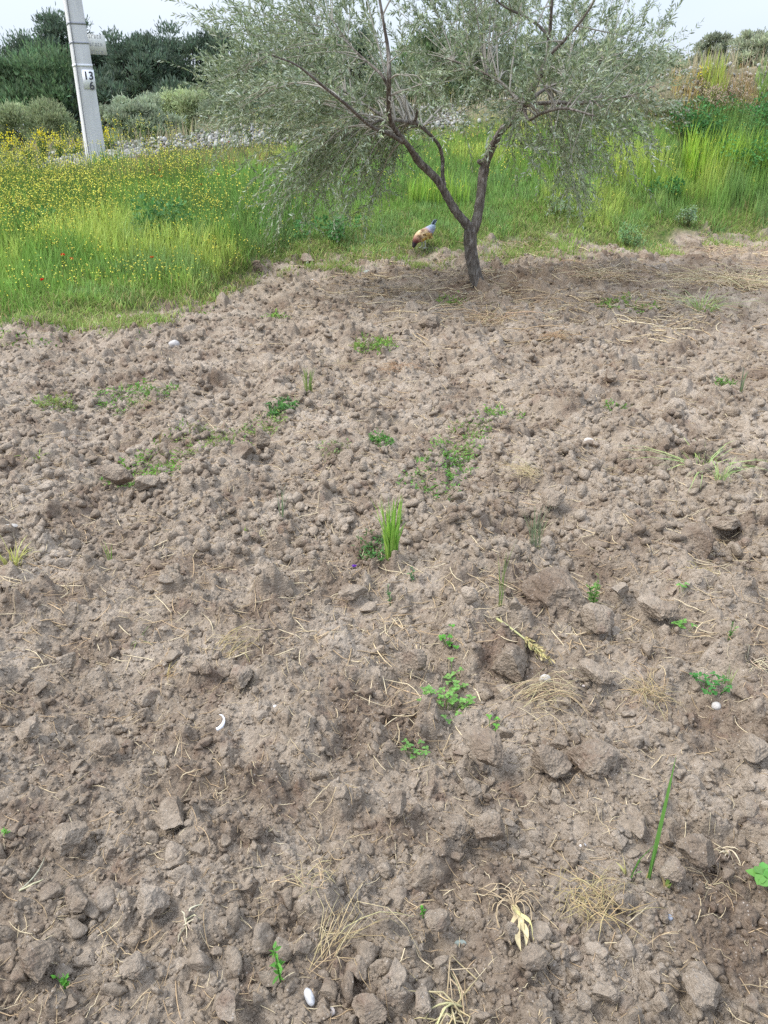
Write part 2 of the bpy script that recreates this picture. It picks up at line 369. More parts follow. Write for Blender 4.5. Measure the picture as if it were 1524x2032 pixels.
def plain(name, c, rough=.6, metal=0, var=.12):
    m, t, b = newmat(name)
    geo = t.nodes.new('ShaderNodeNewGeometry'); n = N_(t, 'ShaderNodeTexNoise', Scale=14.0, Detail=4.0); t.links.new(geo.outputs['Position'], n.inputs['Vector'])
    r = t.nodes.new('ShaderNodeValToRGB'); e = r.color_ramp.elements
    e[0].position = .3; e[0].color = tuple(v * (1 - var) for v in c) + (1,); e[1].position = .7; e[1].color = tuple(min(1, v * (1 + var * .5)) for v in c) + (1,)
    t.links.new(n.outputs[0], r.inputs[0]); t.links.new(r.outputs[0], b.inputs['Base Color']); b.inputs['Roughness'].default_value = rough; b.inputs['Metallic'].default_value = metal
    return m

# ------------------------------------------------------------------ the ground: one sheet, fine where the photo looks closest
rows = [-60, -30, -15, -7, -3, -1.2, -.4, 0, .25, .42, .5]
y = .52
while y < 12.7:
    rows.append(y); y += math.hypot(y, 1.5) / 763 * 1.45
while y < 17: rows.append(y); y += .035
while y < 320: rows.append(y); y += .05 * (y - 15)
rows = np.array(rows)
NC = 880
u = np.linspace(-1, 1, NC)
ext = np.array([1.06, 1.15, 1.3, 1.55, 2.0, 2.8, 4.2, 7, 12, 22, 40, 75])
uu = np.concatenate([-ext[::-1], u, ext])
w = .5 * (np.clip(rows, 0, 60) * CP + .67) * 1.08 + .55
U, Yg = np.meshgrid(uu, rows); Wg = np.repeat(w[:, None], len(uu), 1)
Xg = U * Wg
Xf, Yf = Xg.ravel(), Yg.ravel()
Zf = np.zeros(len(Xf), np.float32)
CH = 200000
for i in range(0, len(Xf), CH): Zf[i:i + CH] = Hf(Xf[i:i + CH], Yf[i:i + CH])
idx = np.arange(len(Xf)).reshape(Xg.shape)
Fq = np.stack([idx[:-1, :-1], idx[:-1, 1:], idx[1:, 1:], idx[1:, :-1]], -1).reshape(-1, 4)
gmask = np.zeros((len(Xf), 3), np.float32)
gmask[:, 0] = np.clip((1 - fieldmask(Xf, Yf)) * 1.0, 0, 1) * sstep(.1, .6, Yf - edge(Xf) + .8 * fbm(Xf / .5, Yf / .5, 77, 2)) * (1 - .6 * sstep(14.6, 15.2, Yf) * (1 - sstep(17, 19, Yf)))
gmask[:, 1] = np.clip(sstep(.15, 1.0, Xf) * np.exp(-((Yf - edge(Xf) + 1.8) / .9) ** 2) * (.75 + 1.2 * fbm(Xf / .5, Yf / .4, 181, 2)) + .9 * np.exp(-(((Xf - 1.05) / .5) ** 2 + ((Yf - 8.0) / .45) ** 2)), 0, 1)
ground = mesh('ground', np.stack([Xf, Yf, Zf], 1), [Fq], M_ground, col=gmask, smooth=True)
tag(ground, 'grey-brown ploughed soil of the field running up into the grassy bank', 'ground', kind='structure')

# ------------------------------------------------------------------ rocks and clods
def ico(sub):
    t = (1 + 5 ** .5) / 2
    V = [(-1, t, 0), (1, t, 0), (-1, -t, 0), (1, -t, 0), (0, -1, t), (0, 1, t), (0, -1, -t), (0, 1, -t), (t, 0, -1), (t, 0, 1), (-t, 0, -1), (-t, 0, 1)]
    Fc = [(0, 11, 5), (0, 5, 1), (0, 1, 7), (0, 7, 10), (0, 10, 11), (1, 5, 9), (5, 11, 4), (11, 10, 2), (10, 7, 6), (7, 1, 8), (3, 9, 4), (3, 4, 2), (3, 2, 6), (3, 6, 8), (3, 8, 9), (4, 9, 5), (2, 4, 11), (6, 2, 10), (8, 6, 7), (9, 8, 1)]
    V = [tuple(np.array(v) / np.linalg.norm(v)) for v in V]
    for _ in range(sub):
        cache = {}; nf = []
        def mid(a, b):
            k = (min(a, b), max(a, b))
            if k not in cache:
                m = np.array(V[a]) + np.array(V[b]); V.append(tuple(m / np.linalg.norm(m))); cache[k] = len(V) - 1
            return cache[k]
        for a, b, c in Fc:
            ab, bc, ca = mid(a, b), mid(b, c), mid(c, a); nf += [(a, ab, ca), (b, bc, ab), (c, ca, bc), (ab, bc, ca)]
        Fc = nf
    return np.array(V), np.array(Fc)
def n3(p, s, seed):
    return (vn(p[:, 0] * s + 9, p[:, 1] * s + p[:, 2] * s * .7, seed) + vn(p[:, 1] * s - 5, p[:, 2] * s + p[:, 0] * s * .6, seed + 1) + vn(p[:, 2] * s + 3, p[:, 0] * s - p[:, 1] * s * .8, seed + 2)) / 1.5
def rock(sub, seed, cuts=7, rough=.12, cutlo=.55, cuthi=.9):
    V, Fc = ico(sub); V = V.copy(); r = np.random.default_rng(seed)
    for _ in range(cuts):
        n = r.normal(size=3); n /= np.linalg.norm(n); d = r.uniform(cutlo, cuthi)
        k = V @ n - d; V -= np.outer(np.maximum(k, 0), n)
    if sub >= 2: V *= (1 + rough * n3(V, 2.2, seed) + rough * .6 * n3(V, 5.5, seed + 5))[:, None]
    if sub >= 4: V *= (1 + rough * .45 * n3(V, 13, seed + 7) + rough * .25 * n3(V, 27, seed + 9))[:, None]
    V *= r.uniform(.75, 1.15, 3); return V, Fc
def rotm(N):
    q = rng.normal(size=(N, 4)); q /= np.linalg.norm(q, axis=1, keepdims=True); w_, x, y_, z = q.T
    return np.stack([1 - 2 * (y_ * y_ + z * z), 2 * (x * y_ - z * w_), 2 * (x * z + y_ * w_), 2 * (x * y_ + z * w_), 1 - 2 * (x * x + z * z), 2 * (y_ * z - x * w_), 2 * (x * z - y_ * w_), 2 * (y_ * z + x * w_), 1 - 2 * (x * x + y_ * y_)], -1).reshape(N, 3, 3)
def scatter_rocks(g, pos, size, protos, col=(1, 1, 1), flat=1.0):
    which = rng.integers(0, len(protos), len(pos)); Rm = rotm(len(pos))
    for k, (V, Fc) in enumerate(protos):
        s = which == k; n = s.sum()
        if not n: continue
        W = np.einsum('nij,vj->nvi', Rm[s], V) * size[s][:, None, None]; W[..., 2] *= flat
        W += pos[s][:, None]
        fi = (Fc[None] + (np.arange(n) * len(V))[:, None, None]).reshape(-1, 3)
        c = np.asarray(col, np.float32); c = np.repeat(c[s], len(V), 0) if c.ndim == 2 else c
        g.add(W.reshape(-1, 3), [fi], c)
def scatter_xy(n, y0, y1, pw=2.0):
    """more points close to where one stands; world positions on the field"""
    t = rng.uniform(0, 1, n)
    Y = (y0 + .6) * ((y1 + .6) / (y0 + .6)) ** t - .6
    wd = .5 * (Y * CP + .67) * 1.05 + .45
    X = rng.uniform(-1, 1, n) * wd
    return X, Y
g = Geo()
for n, y0, y1, s0, s1, sub in ((34000, .5, 3.6, .0022, .006, 0), (12000, .5, 5.5, .006, .013, 1), (4200, .6, 7, .010, .021, 2), (1500, .6, 10.5, .02, .036, 2), (17000, 2.6, 13.2, .012, .040, 1)):
    X, Y = scatter_xy(n, y0, y1); m = fieldmask(X, Y) > .4; X, Y = X[m], Y[m]
    m = rng.uniform(size=len(X)) < .35 + 1.3 * (.5 + vn(X / .12, Y / .12, 333)); X, Y = X[m], Y[m]
    S = s0 + (s1 - s0) * rng.uniform(size=len(X)) ** 1.8
    Z = Hf(X, Y) + S * .12
    scatter_rocks(g, np.stack([X, Y, Z], 1), S, [rock(sub, 100 + sub * 20 + k, 9 if sub else 0, .3, .35, .8) for k in range(8)])
tag(g.build('soil_crumbs', M_soil, smooth=False), 'loose crumbs of dry grey-brown soil strewn over the ploughed field', 'soil', kind='stuff')
protos = []
def clod_mesh(k):
    V, Fc = rock(5, 300 + k, 9, .16, .5, .85)
    return mesh('soil_clod', V, [Fc], M_soil, smooth=True, link=False).data
CM = [clod_mesh(k) for k in range(7)]
clods = [  # px, py, width px, squash
 (1180,1222,84,.8,'dark rounded clod of soil leaning over a hollow, right of the centre of the field'),
 (1010,1308,92,.75,'broad domed clod just behind the dry uprooted stalk with a seed head'),
 (815,1305,60,.8,None),(960,1480,86,.8,None),(1087,1503,86,.85,None),(1180,1490,90,.6,None),(1385,1070,84,.8,'tall rounded clod near the right edge, in front of the dark gaping soil slab'),
 (1445,1030,80,.45,'dark tilted slab of soil at the right edge with a shaded underside'),
 (520,868,44,.9,None),(480,892,60,.4,'flat slab of soil lying beside the low green weeds on the left'),(228,940,60,.7,None),(290,955,56,.7,None),
 (1095,1165,120,.5,None),(300,1780,78,.85,'blocky clod with a dark underside, lower left of the field'),(140,1655,84,.7,None),(505,1640,54,.8,None),(345,1610,80,.55,None),
 (790,1595,50,.9,None),(597,1880,44,.9,None),(975,1640,66,.9,'angular clod lying right of the field centre in the near foreground'),(1385,1680,76,.8,None),(1330,1722,60,.9,None),(1237,1790,56,.9,None),
 (900,1635,60,.6,None),(1060,1905,60,.9,None),(1310,1990,44,.9,None),(1395,1965,80,.6,None),(735,1995,66,.8,None),(265,1910,60,.7,None),(70,1900,90,.6,None),(455,1995,60,.8,None),
 (405,1325,44,.9,None),(135,1310,40,.9,None),(475,1340,50,.7,'clod with a pale stone face, left of the centre of the field'),(700,1170,54,.5,None),(870,1820,60,.8,None),
 (1390,1150,110,.5,None),(1230,1170,40,.7,None),(1300,1200,70,.6,None),(1210,745,30,.9,'small upright clod standing in the upper right of the field'),(1375,490,40,.8,'dark clod at the edge of the right hand grass'),
 (1095,530,26,.8,None),(1310,530,34,.7,None),(510,525,40,.5,None),(610,512,30,.6,None),(515,648,26,.7,None),(400,660,22,.7,None),(855,640,46,.7,None),
 (690,905,40,.7,None),(1090,985,60,.6,None),(1250,1010,50,.6,None),(1340,800,46,.6,None),(1180,1330,60,.6,None),(930,1560,50,.8,None),(1490,1480,60,.6,None),(640,1440,40,.8,None),(1480,1600,50,.7,None),
 (1010,1850,44,.9,None),(1200,1970,50,.7,None),(840,1985,50,.8,None),(160,1790,46,.7,None),(210,1480,50,.6,None),(60,1440,56,.6,None)]
LMK = [(777,1060,'the bright green grass tuft'),(885,1365,'the large clover patch'),(613,1968,'the white oval pebble'),(1020,1800,'the withered yellow plant'),(1290,1640,'the tall single grass blade'),(1010,1308,'the domed clod'),(945,560,'the olive trunk'),(438,1428,'the curved shell fragment'),(472,1090,'the pale grey flat stone'),(1412,1345,'the dark clover'),(1180,1160,'the red-stemmed plant'),(1400,930,'the uprooted grass'),(280,905,'the dense low weeds'),(560,812,'the dark leafy weed'),(345,682,'the upper left stone'),(140,1655,'the clod with a white chip'),(1060,945,'the pale straw bundle'),(915,1853,'the grey-green pebble'),(22,1090,'the yellowing grass tuft')]
def clod_label(px, py, wd, sq, seen=set()):
    for lx, ly, nm in sorted(LMK, key=lambda q: math.hypot(q[0] - px, q[1] - py)):
        dx, dy = px - lx, py - ly
        if math.hypot(dx, dy) < 25: continue
        d = ('right of' if dx > 0 else 'left of') if abs(dx) > 2.2 * abs(dy) else ('in front of' if dy > 0 else 'behind') if abs(dy) > 2.2 * abs(dx) else ('in front and right of' if dx > 0 else 'in front and left of') if dy > 0 else ('behind and right of' if dx > 0 else 'behind and left of')
        sz = 'big' if wd > 75 else 'medium' if wd > 50 else 'small'; sh = 'flattish' if sq <= .6 else 'lumpy' if sq < .8 else 'rounded'
        k = (d, nm)
        if k in seen: continue
        seen.add(k); return f'{sz} {sh} soil clod {d} {nm}'
    return CL_LABEL
CL_LABEL = 'large lumpy clod of dry grey-brown soil turned up on the ploughed field'
for i, (px, py, wd, sq, lab) in enumerate(clods):
    x, y = at(px, py + wd * .15); s = wd / ppm(x, y) / 2 * 1.05
    o = bpy.data.objects.new('soil_clod', CM[i % len(CM)]); C.objects.link(o)
    z = float(base(np.array([x]), np.array([y]))[0])
    o.location = (x, y, z + s * sq * .12 + .008); o.scale = (s, s * .95, s * sq * .95); o.rotation_euler = (random.uniform(-.3, .3), random.uniform(-.3, .3), random.uniform(0, 6.28))
    tag(o, lab or clod_label(px, py, wd, sq), 'clod', 'clods of soil on the field')

def stone(px, py, wd, col, label, seed, ratio=.75, flat=.6, name='stone', smooth=True, cuts=5, rz=0., lift=0.):
    x, y = at(px, py); s = wd / ppm(x, y) / 2
    V, Fc = rock(3, seed, cuts, .05, .7, .95)
    V = V * np.array([s, s * ratio, s * flat])
    z = float(Hf(x, y)[0])
    o = mesh(name, V, [Fc], M_stone, col=np.broadcast_to(col, V.shape), smooth=smooth); o.location = (x, y, z + s * flat * .25 + lift); o.rotation_euler = (0, 0, rz)
    return tag(o, label, 'stone', 'stones lying on the soil')
stone(613, 1968, 38, (.44, .44, .44), 'smooth white oval pebble at the bottom of the field', 1, .66, .5, 'pebble', cuts=2, rz=2.0, lift=.004)
stone(657, 1990, 19, (.38, .34, .31), 'small pinkish pebble right of the white pebble', 2, .9, .7, 'pebble', cuts=2)
stone(472, 1090, 30, (.38, .38, .37), 'pale grey flat stone left of the bright green tuft', 3, .6, .5)
stone(345, 682, 22, (.42, .40, .38), 'pale stone on the upper left of the ploughed field', 4, .7, .8)
stone(1082, 1346, 24, (.42, .40, .37), 'rounded white stone beside the dark hollow below the domed clod', 5, .9, .9)
stone(1163, 1346, 12, (.55, .5, .47), 'tiny pale chip of stone right of the domed clod', 6)
stone(915, 1853, 24, (.22, .25, .22), 'grey-green pebble near the bottom of the field', 7, .5, .5, 'pebble', cuts=0)
stone(1330, 1816, 14, (.3, .32, .36), 'bluish grey pebble near the right bottom of the field', 8, .8, .7, 'pebble', cuts=0)
stone(1427, 1380, 22, (.36, .34, .31), 'pale stone beneath the clover at the right edge', 9, .8, .7)
stone(545, 1395, 10, (.5, .48, .46), 'tiny white chip left of the field centre', 10)
stone(143, 1642, 20, (.45, .44, .42), 'white stone chip set in the clod on the left', 11, .7, .5, lift=.05)
stone(1368, 1640, 12, (.6, .6, .6), 'small white chip beside the tall single grass blade', 12)
stone(270, 932, 12, (.48, .46, .43), 'small white stone below the low green weed patch', 13)
stone(1160, 1655, 14, (.5, .48, .46), 'little round pebble left of the tall single grass blade', 14, .9, .8, 'pebble', cuts=0)
stone(1172, 855, 24, (.5, .47, .43), 'pale lump of stone in the upper right of the soil', 15)
stone(20, 1040, 30, (.33, .31, .28), 'pale flat stone at the left edge of the field', 16, .6, .3)
stone(730, 532, 22, (.36, .38, .33), 'greenish stone on the bare strip left of the tree', 17, .6, .5)
stone(620, 545, 14, (.5, .5, .46), 'pale stone on the bare strip between field and grass', 18)
# white curled scrap
g = Geo(); x, y = at(438, 1428); sc_ = 1 / ppm(x, y)
tt = np.linspace(-1.3, 1.5, 9); pts = np.stack([x + 14 * sc_ * np.cos(tt) - .012, y + 20 * sc_ * np.sin(tt) * 1.1, np.zeros(9)], 1); pts[:, 2] = Hf(pts[:, 0], pts[:, 1]) + .012; pts[:, 2] = pts[:, 2].max()
tubes(g, pts, np.array([.0055, .006, .006, .005, .004, .0032, .0026, .002, .001]), 6, (.75, .76, .78), cap=True)
tag(g.build('shell_fragment', plain('white_shell', (.72, .73, .75), .4), smooth=True), 'curved white shell fragment lying on the soil left of centre', 'shell')

# ------------------------------------------------------------------ straw and roots lying on the soil
def lay(X, Y, L, ang, bendk, lift, M=6, hover=0):
    N = len(X); t = np.linspace(-.5, .5, M)[None]; ca, sa = np.cos(ang)[:, None], np.sin(ang)[:, None]
    bx = t * L[:, None]; by = bendk[:, None] * L[:, None] * (.25 - t * t) * 2
    px = X[:, None] + bx * ca - by * sa; py = Y[:, None] + bx * sa + by * ca
    z = Hf(px.ravel(), py.ravel()).reshape(N, M)
    zs = np.minimum(z, z.mean(1, keepdims=True) + .02) * .5 + .5 * z.mean(1, keepdims=True)
    zs = np.maximum(zs, z - .003) + lift[:, None]
    if hover: zs = z * .25 + z.mean(1, keepdims=True) * .75 + lift[:, None] + (.25 - t * t) * hover * L[:, None]
    return np.stack([px, py, zs], -1)
STR = np.array([(.56, .45, .28), (.66, .56, .37), (.40, .30, .18), (.48, .35, .21)])
g = Geo()
def straws(n, xs, ys, L0, L1, r0, r1, g=g, cols=STR, hover=0):
    L = rng.uniform(L0, L1, n); pts = lay(xs, ys, L, rng.uniform(0, 3.14, n), rng.normal(0, .16, n), rng.uniform(.001, .010 + .03 * (hover > .2), n), hover=hover)
    rr = rng.uniform(r0, r1, n)[:, None] * np.array([.6, .9, 1, 1, .8, .4])[None]
    tubes(g, pts, rr, 4, cols[rng.integers(0, len(cols), n)] * rng.uniform(.75, 1.15, (n, 1)))
X, Y = scatter_xy(2600, .5, 5); straws(len(X), X, Y, .02, .09, .0006, .0013)
X, Y = scatter_xy(7000, .5, 6); straws(len(X), X, Y, .008, .04, .0004, .001)
X, Y = scatter_xy(3600, 2.0, 9.5); m = fieldmask(X, Y) > .3; straws(m.sum(), X[m], Y[m], .05, .16, .0010, .0020, hover=.03)
X, Y = scatter_xy(4200, 1.6, 9.5); m = (X > -.2 * Y + .3) & (rng.uniform(size=len(X)) < .6 + 1.5 * vn(X / .5, Y / .4, 88)); straws(m.sum(), X[m], Y[m], .04, .2, .0009, .0022, hover=.05)
# straw-rich zone from the tree to the right edge
n = 5200; Y = rng.uniform(5.6, 12.2, n); X = rng.uniform(-1.2, 6.5, n); den = sstep(5.4, 7.4, Y) * sstep(-1.4, 1.2, X) * np.clip(.35 + 2.0 * vn(X / .6, Y / .4, 66), 0, 1)
m = (rng.uniform(size=n) < den) & (Y < edge(X) + .5); straws(m.sum(), X[m], Y[m], .12, .5, .003, .005, hover=.18)
n = 1100; Y = rng.uniform(6.6, 9.5, n); X = rng.uniform(-.8, 3.2, n); m = rng.uniform(size=n) < np.clip(.2 + 2.4 * vn(X / .5, Y / .4, 67), 0, 1); straws(m.sum(), X[m], Y[m], .12, .42, .003, .0048, hover=.18)
tag(g.build('straw_litter', M_straw), 'thin tan straw and dry roots scattered over the soil', 'straw', kind='stuff')

# clumps of dry straw one can tell apart
def straw_clump(px, py, wd, n, label, col=(.47, .37, .22), up=.35, name='straw_clump', rad=.0009, L=None, ang=None, cat='straw'):
    x, y = at(px, py); s = wd / ppm(x, y) / 2; z = float(Hf(x, y)[0]); g = Geo()
    a = rng.uniform(0, 6.28, n) if ang is None else rng.normal(ang, .35, n) + math.pi * rng.integers(0, 2, n) * (0)
    Ls = rng.uniform(.5, 1.1, n) * (L or s); t = np.linspace(0, 1, 6)[None]
    sp_ = s * (.28 if n > 12 else .07); b = np.stack([x + rng.normal(0, sp_, n), y + rng.normal(0, sp_, n)], 1)
    hh = rng.uniform(.1, 1, n) * up * Ls
    bend = rng.normal(0, .55, n)[:, None] * np.where(t > rng.uniform(.2, .9, (n, 1)), t, 0)
    px_ = b[:, :1] + Ls[:, None] * t * np.cos(a[:, None] + bend); py_ = b[:, 1:] + Ls[:, None] * t * np.sin(a[:, None] + bend)
    gz = Hf(px_.ravel(), py_.ravel()).reshape(n, 6)
    pz = np.maximum(gz, z) * .5 + z * .5 + .006 + hh[:, None] * 4 * t * (1 - .85 * t)
    tubes(g, np.stack([px_, py_, pz], -1), rng.uniform(.6, 1.2, n)[:, None] * rad * np.array([1, 1, 1, .9, .7, .3])[None], 4, vary(col, n, .25))
    o = g.build(name, M_straw, off=(x, y, z)); o.location = (x, y, z)
    return tag(o, label, cat, 'heaps and strands of dry straw')
straw_clump(790, 732, 90, 90, 'reddish tan heap of dry straw just above the middle of the field', (.46, .30, .18))
straw_clump(1055, 945, 100, 60, 'pale straw bundle lying right of the centre, with stems pointing left', (.52, .42, .24), ang=3.0)
straw_clump(1210, 915, 60, 26, 'loose dry straw strands right of the pale straw bundle', (.5, .4, .25))
straw_clump(1290, 1365, 130, 70, 'tangle of dry straw and seed husks on the right, below the clods', (.42, .33, .18))
straw_clump(1050, 1385, 170, 60, 'arching dry grass stems spread below the domed clod', (.48, .39, .23), ang=.1, L=.16)
straw_clump(1180, 1800, 170, 80, 'matted dry grass and roots at the foot of the tall grass blade', (.42, .33, .17), up=.2)
straw_clump(1420, 1710, 110, 26, 'thin curly dry stems at the lower right edge', (.46, .37, .24))
straw_clump(640, 1885, 150, 26, 'long bent straw strands reaching up from the white pebble', (.45, .36, .2), ang=.9, L=.16)
straw_clump(905, 1990, 150, 24, 'crossing pale straw stems at the bottom centre', (.5, .42, .25), L=.1, rad=.002)
straw_clump(445, 1280, 110, 20, 'yellowish dry stems lying left of the field centre', (.46, .38, .18), ang=.5, L=.13)
straw_clump(335, 1320, 70, 14, 'forked dry root with an orange tip on the left of the field', (.5, .36, .16))
straw_clump(620, 1780, 110, 22, 'dry roots and straw sticking out of the soil in the left foreground', (.44, .35, .2))
straw_clump(370, 1840, 80, 10, 'few thick pale straws in the lower left', (.52, .45, .32), rad=.0018)
straw_clump(1210, 1110, 10, 4, 'short dry stalks beside the small plant with reddish stems', (.5, .4, .25))
straw_clump(1380, 1145, 60, 24, 'yellowish withered grass clump near the right edge', (.45, .38, .17))
straw_clump(985, 622, 190, 80, 'wide mat of dry straw in front of the olive trunk', (.49, .38, .23), up=.18, rad=.0032)
straw_clump(820, 570, 60, 60, 'pale standing straw clump left of the olive trunk', (.5, .4, .26), up=.5, rad=.002)
straw_clump(1100, 668, 70, 70, 'brown straw heap in front of the tree on its right', (.38, .27, .16), up=.4, rad=.002)
straw_clump(1440, 560, 230, 190, 'thick swath of pale straw at the right side of the field', (.56, .46, .29), up=.15, rad=.0036)
straw_clump(1190, 560, 160, 90, 'long pale straws on the turned earth right of the trunk', (.5, .4, .26), up=.15, rad=.0036)
straw_clump(1440, 500, 120, 120, 'dry trampled straw at the foot of the right hand grass', (.5, .4, .26), up=.2, rad=.0036)
straw_clump(640, 712, 150, 14, 'two long thin straws lying above the field centre on the left', (.5, .41, .27), ang=.15, L=.45, up=.03)
straw_clump(1500, 1330, 90, 22, 'splayed whitish grass head at the right edge of the field', (.55, .48, .33))
straw_clump(1450, 1650, 80, 8, 'looped dry stem at the right edge in the foreground', (.5, .42, .3), rad=.0018)
straw_clump(510, 1030, 60, 8, 'folded dry grass leaf standing above the pale grey stone', (.5, .42, .26), up=.5, rad=.002)
straw_clump(300, 800, 80, 30, 'dry curled straw in the upper left of the field', (.46, .36, .22))
straw_clump(30, 1745, 20, 2, 'two thick pale stalks at the left edge of the foreground', (.45, .40, .30), ang=.8, rad=.0028, L=.09, up=.05)
# withered plant with broad dry leaves
x, y = at(1020, 1800); z = float(Hf(x, y)[0]); g = Geo()
root = empty('withered_plant', (x, y, z)); tag(root, 'withered yellow plant with limp broad leaves and bare roots in the foreground', 'withered plant')
for dx, dy, wl, c in ((.0, -.125, .010, (.50, .42, .24)), (.014, -.115, .008, (.56, .48, .28)), (-.022, -.09, .007, (.46, .38, .22)), (.034, -.08, .008, (.55, .50, .22)), (.022, -.1, .006, (.42, .36, .2))):
    t = np.linspace(0, 1, 12); cx_ = dx * t + .006 * np.sin(t * 7 + dx * 300); cy_ = dy * t; gz = Hf(x + cx_, y + cy_) - z
    zz_ = np.maximum(.025 + .03 * t * (1 - t), np.convolve(np.pad(gz, 2, mode='edge'), np.ones(5) / 5, 'valid') + .008); ww_ = wl * np.sin(np.clip(t * 1.1 + .08, 0, 1) * math.pi) ** .6 * (.55 + .3 * np.sin(t * 9 + dy * 90)) 
    V = np.concatenate([np.stack([cx_ - ww_, cy_, zz_ + .002 * np.sin(t * 11)], 1), np.stack([cx_, cy_ , zz_ - .002], 1), np.stack([cx_ + ww_, cy_, zz_ + .003 * np.cos(t * 13)], 1)]); ii = np.arange(11)
    g.add(V, [np.concatenate([np.stack([ii, ii + 1, ii + 13, ii + 12], 1), np.stack([ii + 12, ii + 13, ii + 25, ii + 24], 1)])], c)
g.build('leaf', M_straw, root, True)
g = Geo()
for k in range(22):
    a = rng.uniform(.6, 3.6); L = rng.uniform(.03, .09); t = np.linspace(0, 1, 6); a2 = a + rng.normal(0, 1.2) * t
    pts = np.stack([L * t * np.cos(a2), L * t * np.sin(a2), .02 + .02 * t * (1 - t) * 4 - .008 * t], 1)
    tubes(g, pts, np.full(6, .001), 4, (.45, .35, .22))
g.build('root', M_straw, root)
# cut green-yellow stalk with seed head
x, y = at(985, 1238); x2, y2 = at(1085, 1310); z = float(Hf(x, y)[0]); z2 = float(Hf(x2, y2)[0])
root = empty('cut_stalk', (x, y, z)); tag(root, 'cut yellow-green stalk with a drooping dry seed head beside the domed clod', 'plant stalk')
g = Geo(); t = np.linspace(0, 1, 7); ax = np.array([x2 - x, y2 - y, z2 - z])
pts = np.outer(t, ax); pts[:, 2] += .03 + .03 * t * (1 - t); tubes(g, pts, np.linspace(.0045, .002, 7), 6, (.42, .42, .2), cap=True); g.build('stem', M_straw, root, True)
g = Geo(); n = 90; s_ = rng.uniform(.55, 1.02, n); p0 = np.outer(s_, ax) + np.array([0, 0, .035]) + rng.normal(0, .006, (n, 3)); leaves(g, p0, ax + rng.normal(0, .08, (n, 3)), .022, .006, vary((.42, .36, .17), n)); g.build('seed_head', M_straw, root)

